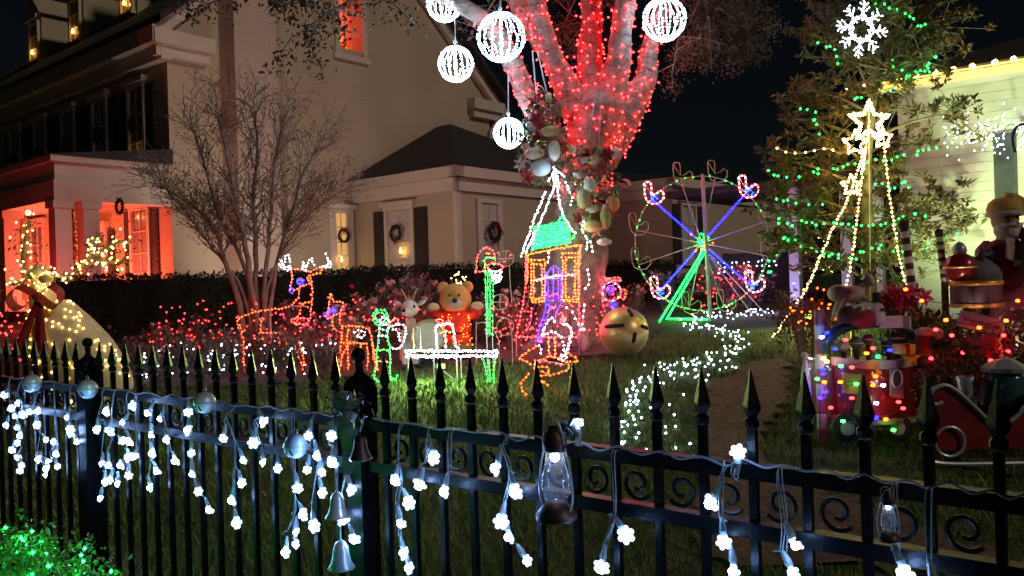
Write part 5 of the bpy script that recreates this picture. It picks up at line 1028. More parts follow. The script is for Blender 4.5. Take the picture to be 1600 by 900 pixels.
# toys in the cart
t = thing('snowman_toy', 'small snowman toy with black hat and scarf riding in the cart', 'toy', cp_(1370, 506, -.02)); MB().lathe([(.001, -.02), (.06, .0), (.07, .05), (.045, .10), (.05, .13), (.03, .17), (.001, .18)], n=14).build('body', WHT, t, smooth=True); MB().lathe([(.065, .165), (.065, .175), (.04, .178), (.038, .24), (.001, .24)], n=14).build('hat', BLK, t); MB().tube([(.05 * math.cos(a), .05 * math.sin(a), .11) for a in np.linspace(0, 2 * PI, 14, endpoint=False)], .015, 6, closed=True).build('scarf', BLUE, t); MB().lathe([(.009, 0), (.001, .05)], (0, -.045, .14), 6, Matrix.Rotation(PI / 2, 3, 'X')).build('nose', mat('carrot', (.7, .2, .03), .6), t)
t = thing('plush_toy', 'dark haired plush doll in red lying in the cart', 'toy', cp_(1325, 500, -.02)); MB().ball((0, 0, .04), .075, 12, 9, (1, 1, .95)).build('head', BRN, t, smooth=True); MB().ball((.12, 0, .0), .09, 12, 9, (1.3, .9, .8)).build('body', mat('doll_red', (.28, .02, .03), .7), t, smooth=True); MB().ball((.20, -.02, .09), .05, 10, 8).build('pompom', WHT, t, smooth=True); MB().tube([(.02, -.04, .10), (.12, -.05, .12), (.2, -.04, .09)], .012, 6).build('trim', WHT, t)
t = thing('gift_box', 'white gift box with teal end beside the snowman toy', 'gift', cp_(1395, 503, .0), -.1); MB().box((0, 0, 0), (.22, .14, .085)).build('box', WHT, t); MB().box((.075, 0, 0), (.045, .146, .09)).build('ribbon', mat('teal_ribbon', (.10, .25, .25), .5), t)
t = thing('gift_box', 'flat yellow striped gift on the right edge of the cart', 'gift', cp_(1412, 545, -.22), .2); MB().box((0, 0, 0), (.12, .10, .07)).build('box', YEL, t); MB().box((0, -.001, 0), (.03, .104, .074)).build('ribbon', MAR, t)
t = thing('stocking', 'red christmas stocking with white cuff leaning on the cart', 'stocking', cp_(1445, 540, -.1)); MB().tube(smooth_path([(0, 0, .10), (-.02, 0, 0), (.02, 0, -.12), (.08, -.02, -.22), (.14, -.03, -.24)], 4), [.055] * 8 + [.06] * 4 + [.055, .05, .045, .04, .02], 10).build('sock', MAR, t, smooth=True); MB().ball((-.0, 0, .10), .07, 12, 8, (1, 1, .55)).build('cuff', WPL, t, smooth=True); MB().ball((.09, -.02, .09), .042, 10, 8).build('pompom', WPL, t, smooth=True)
t = thing('star_cushion', 'small yellow star shaped cushion at the cart edge', 'cushion', cp_(1425, 560, -.24)); MB().prism([V((.07 if k % 2 == 0 else .032) * math.cos(PI * k / 5 + PI / 2), 0, (.07 if k % 2 == 0 else .032) * math.sin(PI * k / 5 + PI / 2)) for k in range(10)], (0, .04, 0)).build('cushion', YEL, t)
# horse
hd = 7.4; hb = at(1335, 480, hd); t = thing('rocking_horse', 'white carousel horse with brown mane and pink saddle behind the cart', 'horse figure', hb); k_ = hd / F
def hp_(px, py): return V((px - 1335) * k_, 0, (480 - py) * k_)
HW = mat('horse_cream', (.58, .44, .36), .6, var=.12); 
MB().tube(smooth_path([hp_(1296, 462), hp_(1308, 458), hp_(1325, 460), hp_(1340, 458), hp_(1350, 448), hp_(1356, 438)], 4), [.03, .05, .065, .075, .08, .08, .08, .08, .078, .075, .075, .075, .075, .07, .062, .055, .05, .046, .043, .04, .04], 12).build('body', HW, t, smooth=True)
MB().tube(smooth_path([hp_(1352, 436) + V(0, 0, 0), hp_(1360, 438), hp_(1364, 447)], 4), [.045, .045, .043, .04, .035, .032, .03, .027, .02], 10).build('head', HW, t, smooth=True)
for s in (-1, 1): MB().lathe([(.012, 0), (.001, .045)], hp_(1353, 431) + V(0, s * .02, 0), 6).build('ear', HW, t); MB().tube([hp_(1318, 466) + V(0, s * .05, 0), hp_(1310, 482) + V(0, s * .06, 0), hp_(1304, 500) + V(0, s * .05, 0)], [.03, .022, .016], 8).build('leg', HW, t); MB().tube([hp_(1345, 464) + V(0, s * .05, 0), hp_(1356, 478) + V(0, s * .06, 0), hp_(1350, 496) + V(0, s * .05, 0)], [.03, .022, .016], 8).build('leg', HW, t)
MB().leaves([hp_(1337 + random.random() * 9, 431 + random.random() * 17) + V(0, random.gauss(0, .025), .0) for k in range(110)], .045, .3).build('mane', BRN, t, kind='stuff'); MB().ball(hp_(1326, 455), .085, 12, 8, (1, 1.05, .55)).build('saddle', mat('saddle_pink', (.55, .22, .20), .6), t, smooth=True); MB().tube([hp_(1330, 400) * 0 + hp_(1330, 462), V(hp_(1330, 462).x, 0, gz(hd) - hb.z - .03)], .016, 8).build('pole', GOLD, t)
# candle column left of the cart
t = thing('striped_column', 'narrow pale striped column at the left side of the cart', 'column', V(cp_(1286, 690, .1).x, cd_ + .1, gz(cd_)))
for k in range(9): MB().lathe([(.036, k * .115), (.040, k * .115 + .01), (.040, k * .115 + .105), (.036, k * .115 + .113)], n=12).build('band', WHT if k % 2 else mat('band_rose', (.35, .12, .14), .6), t)
t = thing('small_figurine', 'tiny pale figurine with robe on the left of the cart', 'figurine', V(at(1259, 600, 6.5).x, 6.5, gz(6.5))); zz = at(1259, 600, 6.5).z - gz(6.5); MB().lathe([(.05, 0), (.04, zz), (.035, zz + .06), (.02, zz + .16), (.015, zz + .19)], n=12).build('robe', WHT, t, smooth=True); MB().ball((0, 0, zz + .22), .028, 10, 8).build('head', HW, t, smooth=True)
# sleigh
sd = 5.5; sb_ = at(1530, 720, sd); sl_ = thing('sleigh', 'dark red sleigh with silver scroll edge behind the right fence', 'sleigh', (sb_.x, sd, gz(sd)))
def sp3(px, py, dy=0): return at(px, py, sd + dy)
edge = [(1452, 632), (1458, 612), (1478, 604), (1500, 618), (1525, 640), (1548, 660), (1568, 663), (1590, 650), (1612, 622), (1640, 600)]
for dy, nm in ((0, 'side_panel'), (.42, 'side_panel')):
    pp = smooth_path([sp3(*q, dy) for q in edge], 4); b = MB(); n = len(pp)
    low = [V(q.x, q.y, min(q.z - .05, sp3(1530, 702, dy).z)) for q in pp]
    for a_, c_ in zip(pp, low): b.v += [tuple(a_), tuple(c_)]
    b.v += [(v[0], v[1] + .03, v[2]) for v in b.v[:2 * n]]
    for i in range(n - 1): b.f += [(2 * i, 2 * i + 1, 2 * i + 3, 2 * i + 2), (2 * n + 2 * i, 2 * n + 2 * i + 2, 2 * n + 2 * i + 3, 2 * n + 2 * i + 1), (2 * i, 2 * i + 2, 2 * n + 2 * i + 2, 2 * n + 2 * i)]
    b.build(nm, MAR, sl_, world=True)
    cu = smooth_path([sp3(*q, dy - .012) for q in [(1472, 628), (1462, 632), (1453, 624), (1458, 609), (1478, 602), (1500, 615), (1525, 638), (1548, 659), (1568, 662), (1590, 649), (1612, 621), (1640, 600)]], 5); MB().tube(cu, .014, 8).build('scroll_edge', SILVER, sl_, world=True, smooth=True)
MB().prism([sp3(1490, 700, .03), sp3(1600, 700, .03), sp3(1640, 640, .03), sp3(1640, 600, .03), sp3(1620, 660, .03)], V(0, .38, 0)).build('tub', MAR, sl_, world=True)
for dy in (-.02, .44):
    MB().tube(smooth_path([sp3(1448, 690, dy), sp3(1452, 715, dy), sp3(1475, 724, dy), sp3(1560, 724, dy), sp3(1640, 722, dy)], 4), .012, 6).build('runner', SILVER, sl_, world=True)
    MB().tube([sp3(1484 + 23 * math.cos(a), 690 + 23 * math.sin(a), dy) for a in np.linspace(0, 2 * PI, 22, endpoint=False)], .010, 6, closed=True).build('scroll_ring', SILVER, sl_, world=True)
TEAL = mat('teal_glass', (.05, .14, .15), .15, .3, var=.2)
t = thing('glass_lantern', 'teal glass lantern with silver top standing in the sleigh', 'lantern', sp3(1572, 640, .2)); MB().lathe([(.05, -.03), (.09, .0), (.12, .08), (.12, .22), (.10, .26)], n=14).build('glass', TEAL, t, smooth=True); MB().lathe([(.14, .26), (.15, .29), (.06, .34), (.01, .36)], n=14).build('top', SILVER, t); MB().lathe([(.10, -.04), (.10, -.02)], n=14).build('base', BLK, t)
for k, (x, y, s) in enumerate(((1510, 607, 1.), (1536, 612, .8))):
    t = thing('silver_cup', ('taller silver cup tucked behind the sleigh scroll', 'smaller silver cup beside the glass lantern')[k], 'cup', sp3(x, y, .25)); MB().lathe([(.035 * s, -.10), (.02 * s, -.08), (.05 * s, -.02), (.065 * s, .08 * s), (.060 * s, .085 * s), (.045 * s, 0)], n=14).build('cup', SILVER, t, smooth=True); MB().lathe([(.05, -.30), (.05, -.11)], n=10).build('plinth', BLK, t)
# shrubs behind
AMB = mat('amber_leaf', (.10, .085, .03), .7, var=.3, col2=(.12, .05, .025), scale=4)
def shrub(name, label, px, py, d, w, h, n, m=AMB, leaf=.07, cat='bush'):
    b_ = at(px, py, d); t = thing(name, label, cat, (b_.x, d, gz(d))); L = []; st = MB(); tops = []
    H_ = at(px, py, d).z - gz(d)
    for k in range(14):
        a = random.uniform(0, 2 * PI); tp = V(random.uniform(-w, w) * .8, random.gauss(0, w * .3), H_ * random.uniform(.55, .98)); st.tube([(tp.x * .3, tp.y * .3, 0), tp * .6 + V(0, 0, .1), tp], [.012, .008, .003], 4); tops.append(tp)
    for k in range(n):
        tp = random.choice(tops); L.append(V(tp.x + random.gauss(0, w * .16), tp.y + random.gauss(0, w * .18), max(.03, tp.z - abs(random.gauss(0, h * .35)))))
    st.build('stem', MYRT, t); MB().leaves(L, leaf, .5).build('foliage', m, t, kind='stuff'); return t
shrub('leafy_bush', 'amber green bush behind the sleigh under the bearded figure', 1530, 470, 6.6, .55, .5, 1400); shrub('leafy_bush', 'olive bush with orange lights left of the cart', 1262, 447, 9.4, .45, .5, 1300, leaf=.055); shrub('leafy_bush', 'brownish green bush between the cart and striped poles', 1440, 470, 6.9, .34, .5, 900)
shrub('leafy_bush', 'amber bush filling the gap between stocking and sleigh', 1478, 520, 5.95, .26, .45, 700, leaf=.05); shrub('leafy_bush', 'amber bush right behind the glass lantern', 1592, 500, 6.1, .3, .5, 800, leaf=.05)
for k, (x, y, r, col, lab) in enumerate(((1318, 540, .045, (.45, .42, .40), 'grey plush ball low in the cart hood'), (1338, 536, .05, (.10, .16, .10), 'dark green toy ball in the cart hood'), (1356, 530, .04, (.40, .06, .06), 'red toy ball in the middle of the cart'), (1402, 528, .05, (.08, .04, .03), 'brown plush ball right in the cart'), (1388, 540, .045, (.03, .05, .16), 'blue toy ball in the cart'))):
    t = thing('toy_ball', lab, 'toy', cp_(x, y, .06)); MB().ball((0, 0, 0), r, 14, 10).build('ball', mat('toy_ball_%d' % k, col, .6, var=.2), t, smooth=True); MB().tube([(r * math.cos(a), r * math.sin(a), 0) for a in np.linspace(0, 2 * PI, 16, endpoint=False)], .005, 5, closed=True).build('seam', WHT, t); MB().tube([(0, 0, -r), (0, 0, -r - .12)], .02, 6).build('stand', BRN, t)
shrub('leafy_bush', 'low dark bush behind the ferris wheel stand', 1060, 415, 14.6, .6, .4, 800, DKLEAF)
PKF = mat('pink_poinsettia', (.50, .05, .14), .6, var=.3)
fm = flower_mesh(PKF, .09)
t = thing('poinsettia_plant', 'dark pink poinsettia plant behind the toys in the cart', 'plant', V(at(1392, 470, 7.0).x, 7.0, gz(7))); zz = at(1392, 470, 7.0).z - gz(7)
st = MB()
for k in range(16):
    q = V(random.uniform(-.09, .22), random.gauss(0, .08), zz + random.uniform(-.08, .08)); st.tube([(q.x * .3, q.y * .3, 0), q], .006, 4); place('flower', fm, t, q, V(random.gauss(0, .4), -1, random.gauss(.5, .3)))
st.build('stem', CORD, t)
net('bush_light_string', 'orange string lights over the olive bush left of the cart', 26, (1235, 1300), (8.9, 9.3), (.35, .95), 'orange', .012)
t = thing('bush_light_string', 'red bulbs scattered in front of the bush behind the sleigh', 'string lights', at(1490, 530, 6.0)); prev = None; cdm = MB()
for x, y in ((1462, 515), (1487, 524), (1505, 551), (1575, 549), (1548, 563), (1478, 500), (1572, 501), (1568, 524), (1530, 512), (1455, 560), (1590, 470), (1440, 470), (1415, 452)):
    p = at(x, y, 6.0 if y > 480 else 6.6); b = MB().ico([(0, 0, 0)], .014, 1.4).build('bulb', EM['redsoft' if y > 512 else 'orange'], t); b.location = wm(t).inverted() @ p
    if prev is not None: cdm.tube([prev, (prev + p) / 2 - V(0, 0, .04), p], .003, 4)
    prev = p
cdm.build('cord', CORD, t, world=True, kind='stuff')
t = thing('tilted_sign', 'tilted dull blue grey sign board in the bush', 'sign', at(1532, 505, 6.1)); RS = Matrix.Rotation(rad(16), 3, 'Y')
MB().box((0, 0, 0), (.32, .025, .12), rot=RS).build('board', mat('sign_blue', (.16, .17, .26), .6, var=.2), t)
for k in range(5): MB().box(RS @ V(-.11 + k * .055, -.016, .005 * (-1) ** k), (.038, .006, .018 + .012 * (k % 2)), rot=RS).build('mark', mat('sign_purple', (.08, .05, .14), .7), t)
MB().tube([(0, .02, -.05), (0, .04, gz(6.1) - at(1532, 505, 6.1).z)], .012, 6).build('post', BRN, t)
t = thing('gift_box', 'dark crimson gift box in the bush under the tilted sign', 'gift', at(1548, 540, 6.15), .15); MB().box((0, 0, 0), (.24, .2, .15)).build('box', mat('crimson_box', (.22, .015, .05), .5), t); MB().box((0, 0, 0), (.035, .206, .156)).build('ribbon', GOLD, t); MB().box((0, 0, (gz(6.15) - t.location.z - .075) / 2 - .04), (.06, .06, t.location.z - gz(6.15) - .07)).build('stand', BRN, t)
# bearded figure
bd_ = 7.3; q = at(1574, 470, bd_); t = thing('bearded_figure', 'bearded winter figure with golden cap, maroon coat and dark scarf', 'figure', (q.x, bd_, gz(bd_))); k_ = bd_ / F
def az(py): return at(1574, py, bd_).z - gz(bd_)
def ax(px): return (px - 1574) * k_
PKW = mat('pinkish_white', (.56, .47, .45), .9, var=.1, scale=20, bump=.5); COAT = mat('maroon_coat', (.26, .03, .07), .8, var=.2); CAP = mat('golden_cap', (.58, .36, .10), .7, var=.15); SKN = mat('figure_skin', (.48, .30, .24), .7)
MB().lathe([(.20, 0), (.22, az(470)), (.20, az(440)), (.19, az(415)), (.185, az(395)), (.15, az(380)), (.07, az(372))], (0, 0, 0), 20, sy=.75).build('coat', COAT, t, smooth=True)
MB().ball((0, 0, az(343)), 21 * k_, 16, 12, (.95, .95, 1.05)).build('head', SKN, t, smooth=True)
MB().lathe([(.012, az(386)), (.075, az(376)), (.115, az(364)), (.118, az(355)), (.095, az(350)), (.04, az(348))], (0, -.045, 0), 16, sy=.85).build('beard', PKW, t, smooth=True)
MB().ball((0, -.125, az(346)), .024, 8, 6).build('nose', SKN, t, smooth=True)
for s in (-1, 1): MB().ball((s * .042, -.105, az(341)), .012, 8, 6).build('eye', BLK, t); MB().tube([(0, -.150, az(351)), (s * .05, -.145, az(353)), (s * .095, -.11, az(350))], [.02, .018, .006], 6).build('moustache', PKW, t, smooth=True)
MB().lathe([(.14, az(334)), (.145, az(326)), (.125, az(316)), (.08, az(310)), (.01, az(308))], (0, 0, 0), 16).tube(smooth_path([(.02, 0, az(314)), (.12, 0, az(316)), (.17, 0, az(330))], 3), [.08, .075, .07, .06, .05, .04, .03], 8).build('cap', CAP, t, smooth=True)
MB().lathe([(.15, az(338)), (.155, az(334)), (.14, az(330))], (0, 0, 0), 16).build('cap_band', PKW, t, smooth=True)
MB().prism([V(ax(1562), -.16, az(372)), V(ax(1571), -.165, az(374)), V(ax(1569), -.17, az(410)), V(ax(1557), -.17, az(402))], (0, .03, 0)).build('coat_trim', PKW, t)
for s in (-1, 1): MB().tube(smooth_path([(s * .15, 0, az(384)), (s * .23, -.05, az(395)), (s * .26 if s < 0 else .18, -.16, az(398))], 4), [.065] * 6 + [.06, .055, .05], 10).build('sleeve', COAT, t, smooth=True); MB().ball((s * .26 if s < 0 else .18, -.17, az(398)), .055, 10, 8).build('mitten', BLUE, t, smooth=True)
sc_ = MB().tube(smooth_path([(ax(1590), -.10, az(362)), (ax(1588), -.19, az(385)), (ax(1584), -.20, az(410)), (ax(1583), -.20, az(440))], 4), .045, 8).build('scarf', mat('navy_scarf', (.012, .012, .03), .8), t, smooth=True)
for k, py in enumerate((365, 370, 392, 396, 418, 432, 437)): MB().box((ax(1587.5 - (py - 365) * .05), -.246, az(py)), (.035 if k != 2 else .02, .006, .008)).build('stitched_mark', PKW, sc_)
MB().tube([(ax(1587) + .018 * math.cos(a), -.247, az(381) + .022 * math.sin(a)) for a in np.linspace(0, 2 * PI, 12, endpoint=False)], .004, 4, closed=True).build('stitched_mark', PKW, sc_)
MB().tube([(.205 * math.cos(a), .155 * math.sin(a), az(411)) for a in np.linspace(0, 2 * PI, 24, endpoint=False)], .018, 6, closed=True).build('belt', BLK, t); MB().box((0, -.165, az(411)), (.06, .02, .05)).build('buckle', GOLD, t)
q = at(1548, 500, 6.35); q.z = gz(6.35); t = thing('added_figure_spot', 'added small spotlight in the bush below the bearded figure', 'floodlight', q); MB().tube([(0, 0, 0), (0, 0, .5)], .010).box((0, 0, .53), (.09, .06, .07)).build('housing', IRON, t); MB().box((0, .033, .53), (.07, .006, .05)).build('lens', emis('added_spot_lens', (1, .8, .7), 2), t)  # added spotlight that brightens the front of the bearded figure
lamp('added_figure_light', q + V(0, .06, .66), (1, .84, .72), 26, .04, rad(120), at(1570, 370, 7.3))
# big ornament and drum pile
od_ = 6.9
t = thing('big_ornament', 'big red and silver christmas ball ornament before the bearded figure', 'ornament', at(1500, 418, od_)); MB().ball((0, 0, 0), .125, 20, 14).build('ball', mat('ornament_red', (.30, .02, .03), .3, .3, coat=.5), t, smooth=True); MB().lathe([(.05, .11), (.055, .14), (.05, .17), (.03, .20), (.001, .215)], n=14).build('cap', SILVER, t, smooth=True); MB().tube([(.125 * math.cos(a), .125 * math.sin(a), 0) for a in np.linspace(0, 2 * PI, 24, endpoint=False)], .010, 6, closed=True).build('band', GOLD, t)
t = thing('grey_cushion', 'dull grey rounded sack leaning beside the red ornament', 'sack', at(1534, 425, od_)); MB().ball((0, .05, -.02), .17, 16, 12, (1.15, .7, .85), Matrix.Rotation(.4, 3, 'Y')).build('sack', mat('grey_cloth', (.16, .15, .17), .9, var=.2, bump=.4), t, smooth=True); MB().tube([(-.02, 0, .1), (.0, 0, .14), (.03, -.01, .17)], [.04, .03, .05], 8).build('tied_top', MATS['grey_cloth'], t, smooth=True)
t = thing('toy_drum', 'dark drum with gold rim under the red ornament', 'drum', at(1525, 470, od_)); MB().lathe([(.19, -.02), (.19, .13)], n=24).build('shell', mat('plum_drum', (.07, .03, .04), .5), t); MB().lathe([(.20, .13), (.205, .145), (.20, .165), (.17, .17)], n=24).build('rim', mat('orange_gold', (.65, .30, .06), .35, .6), t, smooth=True); MB().lathe([(.20, -.05), (.20, -.02)], n=24).build('base_rim', MATS['orange_gold'], t); MB().lathe([(.10, gz(od_) - t.location.z - .02), (.10, -.05)], n=12).build('stand', BRN, t)
for k, (x0, y0, x1, y1, r) in enumerate(((1412, 352, 1428, 470, .034), (1467, 364, 1476, 440, .028))):
    a = at(x0, y0, 7.0); b = at(x1, y1, 7.0); t = thing('striped_pole', ('taller brown and white striped pole behind the poinsettia', 'shorter brown and white striped pole near the red ornament')[k], 'pole', (b.x, 7.0, gz(7.0))); n = 12
    for i in range(n): u0, u1 = i / n, (i + 1) / n; MB().tube([a.lerp(b, u0), a.lerp(b, u1 - .002)], r, 10).build('band', BRN if i % 2 == 0 else WHT, t, world=True)
    MB().ball(a, r * 1.25, 10, 8).build('knob', BRN, t, smooth=True, world=True); MB().tube([b, V(b.x, 7.0, gz(7) - .03)], r, 10).build('foot', BRN, t, world=True)

# ================================================================== IRON FENCE
FP0 = V(-1.8945, 3.8344, 0); FDv = V(.09299, -.07585, 0); FU = FDv.normalized(); FN = V(-FU.y, FU.x, 0)
if FN.y > 0: FN = -FN
fence = thing('iron_fence', 'black iron picket fence with spear tips along the front of the yard', 'fence', FP0 + FDv * 15)
frz = math.atan2(FU.y, FU.x)
def link_w(name, me, parent, loc, rz=0, sc=1):
    o = bpy.data.objects.new(name, me); COL.objects.link(o); o.parent = parent; o.location = wm(parent).inverted() @ Vector(loc); o.rotation_euler = (0, 0, rz); return o
pk = MB().box((0, 0, .65), (.018, .018, 1.22))
pk.lathe([(.012, 1.262), (.0165, 1.268), (.0165, 1.280), (.011, 1.286)], n=8)
pk.lathe([(.010, 1.286), (.021, 1.304), (.022, 1.310), (.015, 1.335), (.008, 1.365), (.0025, 1.392)], n=4)
pm = bpy.data.meshes.new('picket'); pm.from_pydata(pk.v, [], pk.f); pm.materials.append(IRON)
POSTS = (-1, 15, 31)
for i in range(-14, 34):
    if i in POSTS: continue
    link_w('picket', pm, fence, FP0 + FDv * i, frz)
def rail(z, h, th):
    a = FP0 + FDv * -15; b = FP0 + FDv * 35; MB().obox(V(a.x, a.y, z) - FN * (-th / 2), b - a, FN * -th, UP * h).build('rail', IRON, fence, world=True)
rail(1.150, .034, .036); rail(1.020, .034, .036); rail(.12, .034, .036)
sc = MB()
for sgn in (1,):
    pts = []
    for k in range(26):
        a = -2.4 + k * .30; r = .040 - .0011 * k; pts.append(V(r * math.cos(a), 0, r * math.sin(a)))
    sc.tube(pts, .0055, 6)
scm = bpy.data.meshes.new('scroll'); scm.from_pydata(sc.v, [], sc.f); scm.materials.append(IRON)
for i in range(-14, 33):
    if i in POSTS or i + 1 in POSTS: continue
    o = link_w('scroll', scm, fence, FP0 + FDv * (i + .5) + V(0, 0, 1.102), frz + (PI if i % 2 else 0))
for i in POSTS:
    p = FP0 + FDv * i; po = thing('tmp', '', '', p); bpy.data.objects.remove(po)
    b = MB(); b.box((0, 0, .6), (.072, .072, 1.2)); b.box((0, 0, 1.225), (.078, .078, .05)); post = b.build('post', IRON, fence); post.location = wm(fence).inverted() @ p; post.rotation_euler = (0, 0, frz)
    cp2 = MB().lathe([(.056, 1.25), (.058, 1.258), (.052, 1.285), (.044, 1.305), (.020, 1.322), (.012, 1.335), (.012, 1.355)], n=4, R=Matrix.Rotation(PI / 4, 3, 'Z')).build('cap', IRON, post)
    MB().lathe([(.010, 1.35), (.016, 1.358), (.010, 1.364)], n=12).ball((0, 0, 1.386), .024, 14, 10).build('finial', IRON, post, smooth=True)
# icicle lights on the fence
FF = FP0 + FN * .045
def ff(px, py, off=0): return hit(px, py, FP0 + FN * (.045 + off), FN)
star = MB(); star.ball((0, -.0055, 0), .0105, 8, 6); nc = len(star.f)
for k in range(6):
    a = 2 * PI * k / 6 + .2; star.ball((.0132 * math.cos(a), .001 * (-1) ** k, .0132 * math.sin(a)), .0070, 6, 4, (1, .8, 1))
stm = bpy.data.meshes.new('bulb'); stm.from_pydata(star.v, [], star.f); stm.materials.append(EM['ice']); stm.materials.append(emis('petal_halo_glow', (.52, .74, 1), 1.7))  # petal emission paints a bluish halo around the bright core
stm.polygons.foreach_set('material_index', [0 if i < nc else 1 for i in range(len(star.f))])
skt = MB().lathe([(.006, 0), (.009, .012), (.006, .034), (.003, .042)], n=8); skm = bpy.data.meshes.new('socket'); skm.from_pydata(skt.v, [], skt.f); skm.materials.append(CLCORD)
STR = {
 'a': [(14, [(7, 617), (18, 638), (24, 650), (11, 664)]), (32, [(29, 630), (36, 648), (27, 668), (32, 680), (28, 692), (19, 703), (28, 714), (34, 727), (31, 736)]), (62, [(47, 643), (60, 642), (58, 664), (72, 687), (61, 718), (76, 722), (74, 733), (72, 742)]), (84, [(88, 709), (90, 729), (84, 690)]), (110, [(106, 652), (110, 671), (120, 690), (111, 678)]),
       (160, [(167, 643), (152, 671), (174, 676), (160, 725), (165, 753), (157, 779)]), (178, [(170, 672), (193, 689), (169, 727), (172, 750), (184, 756)]), (198, [(192, 660), (204, 690), (202, 715), (190, 726), (201, 743)]), (212, [(208, 634), (211, 714)]), (238, [(231, 645), (237, 679), (239, 708), (246, 735), (236, 762)]), (262, [(251, 654), (261, 687), (275, 719)]),
       (300, [(294, 644), (295, 673), (299, 708), (301, 740), (310, 768), (328, 796)]), (364, [(349, 685), (381, 719), (378, 755), (364, 781), (370, 817)]), (402, [(413, 660), (396, 692), (412, 723)]), (432, [(434, 732)]), (458, [(465, 763), (475, 804), (464, 832), (463, 850), (447, 863)]), (488, [(482, 681), (496, 712), (480, 734), (503, 738), (504, 770), (491, 822)]), (520, [(518, 681), (520, 722)]), (538, [(550, 766), (537, 812), (554, 842)])],
 'b': [(624, [(618, 750), (639, 786), (627, 818), (632, 865), (640, 888)]), (668, [(678, 716), (656, 756)]), (704, [(695, 768)]), (788, [(776, 732), (806, 768), (783, 815), (797, 838), (824, 876)]), (958, [(978, 836), (940, 886)]), (1130, [(1112, 785), (1131, 847), (1148, 893)]), (1218, [(1244, 850), (1240, 896)]), (1396, [(1415, 896)]), (1452, [(1462, 920)]), (905, [(903, 662)]), (1148, [(1153, 706)])]}
for key, lab in (('a', 'icicle lights with white flower bulbs on the fence left of the middle post'), ('b', 'icicle lights with white flower bulbs on the fence right of the middle post')):
    t = thing('icicle_lights', lab, 'icicle lights', ff(*( (280, 640) if key == 'a' else (1000, 700)))); inv = wm(t).inverted()
    def railpt(px, off=0.0):
        # top of rail 1 at this image column
        lo, hi = 560.0, 860.0
        for _ in range(30):
            m = (lo + hi) / 2
            if ff(px, m).z > 1.187: lo = m
            else: hi = m
        return ff(px, lo, off)
    xs_ = np.linspace(0, 545, 30) if key == 'a' else np.linspace(575, 1640, 34); mc = []
    for j, x in enumerate(xs_):
        q = railpt(x); mc.append(q - FN * .02 + V(0, 0, .006 - .012 * (j % 2)))
    MB().tube(smooth_path([jit(q, .003) for q in mc], 4), .0026, 6).build('main_cord', CLCORD, t, world=True, smooth=True)
    for px, bl in STR[key]:
        topp = railpt(px) - FN * .01
        if bl[0][1] < 670 and key == 'b': topp = railpt(px) + V(0, 0, .03)
        if len(bl) == 1 and key == 'b' and px == 1148: topp = railpt(px)
        prevp = topp; path = [topp, topp + FN * .012 - V(0, 0, .02)]
        for (bx_, by_) in bl:
            p = ff(bx_, by_, random.uniform(-.004, .022)); xoff = random.gauss(0, 3)
            jn = ff(px + (bx_ - px) * .35 + xoff, by_ - 26 * (.6 if px < 300 else 1.3), 0)
            if jn.z > path[-1].z: jn.z = path[-1].z - .01
            path.append(jn)
            bo = bpy.data.objects.new('bulb', stm); COL.objects.link(bo); bo.parent = t; bo.location = inv @ p; bo.rotation_euler = (random.gauss(0, .5), random.gauss(0, .8), frz + random.gauss(0, .6)); s_ = random.uniform(.80, 1.22); bo.scale = (s_, s_, s_)
            up_ = (jn - p).normalized(); so2 = bpy.data.objects.new('socket', skm); COL.objects.link(so2); so2.parent = t; so2.location = inv @ (p + up_ * .012); so2.rotation_mode = 'QUATERNION'; so2.rotation_quaternion = up_.to_track_quat('Z', 'Y')
            e0 = p + up_ * .05; MB().tube(smooth_path([jn, (jn + e0) / 2 + FN * .006 + FU * random.gauss(0, .010), e0], 4), .0013, 5).build('lead', CLCORD, t, world=True, smooth=True)
        for rep in range(2 if px < 600 else 3):
            MB().tube(smooth_path([jit(q, .0025) + FU * (rep - 1) * .005 for q in path], 4), .0013, 5).build('drop_cord', CLCORD, t, world=True, smooth=True)
# jingle bells on the rail
PB = mat('pale_blue_bell', (.50, .62, .66), .35, .25, var=.12, scale=6)
for k, (px, py, r, lab) in enumerate(((137, 608, 15, 'pale blue jingle bell on the rail at the left fence post'), (320, 629, 17, 'pale blue jingle bell on top of the rail between two posts'), (462, 697, 19, 'pale blue jingle bell hanging on the rail near the middle post'), (50, 599, 14, 'pale blue jingle bell at the far left end of the rail'))):
    c = ff(px, py, .02); d = c.y; R = r * d / F; t = thing('jingle_bell', lab, 'bell', c, frz, 'jingle bells on the fence rail')
    MB().ball((0, 0, 0), R, 20, 14).build('shell', PB, t, smooth=True); MB().tube([(R * 1.01 * math.cos(a), R * 1.01 * math.sin(a), .0) for a in np.linspace(0, 2 * PI, 28, endpoint=False)], .0022, 6, closed=True).build('seam', PB, t, smooth=True)
    for sx in (-.55, 0., .45): MB().tube([(R * sx, -R * math.sqrt(1 - sx * sx) * .75 + 0, -R * .62 * 1), (R * sx * .9, -R * math.sqrt(1 - .8 * sx * sx) * .96, -R * .2)], .0034, 6).build('slot', DK, t)
    MB().tube([(.012 * math.cos(a), 0, R + .008 + .010 * math.sin(a)) for a in np.linspace(0, 2 * PI, 12, endpoint=False)], .002, 5, closed=True).build('loop', SILVER, t)
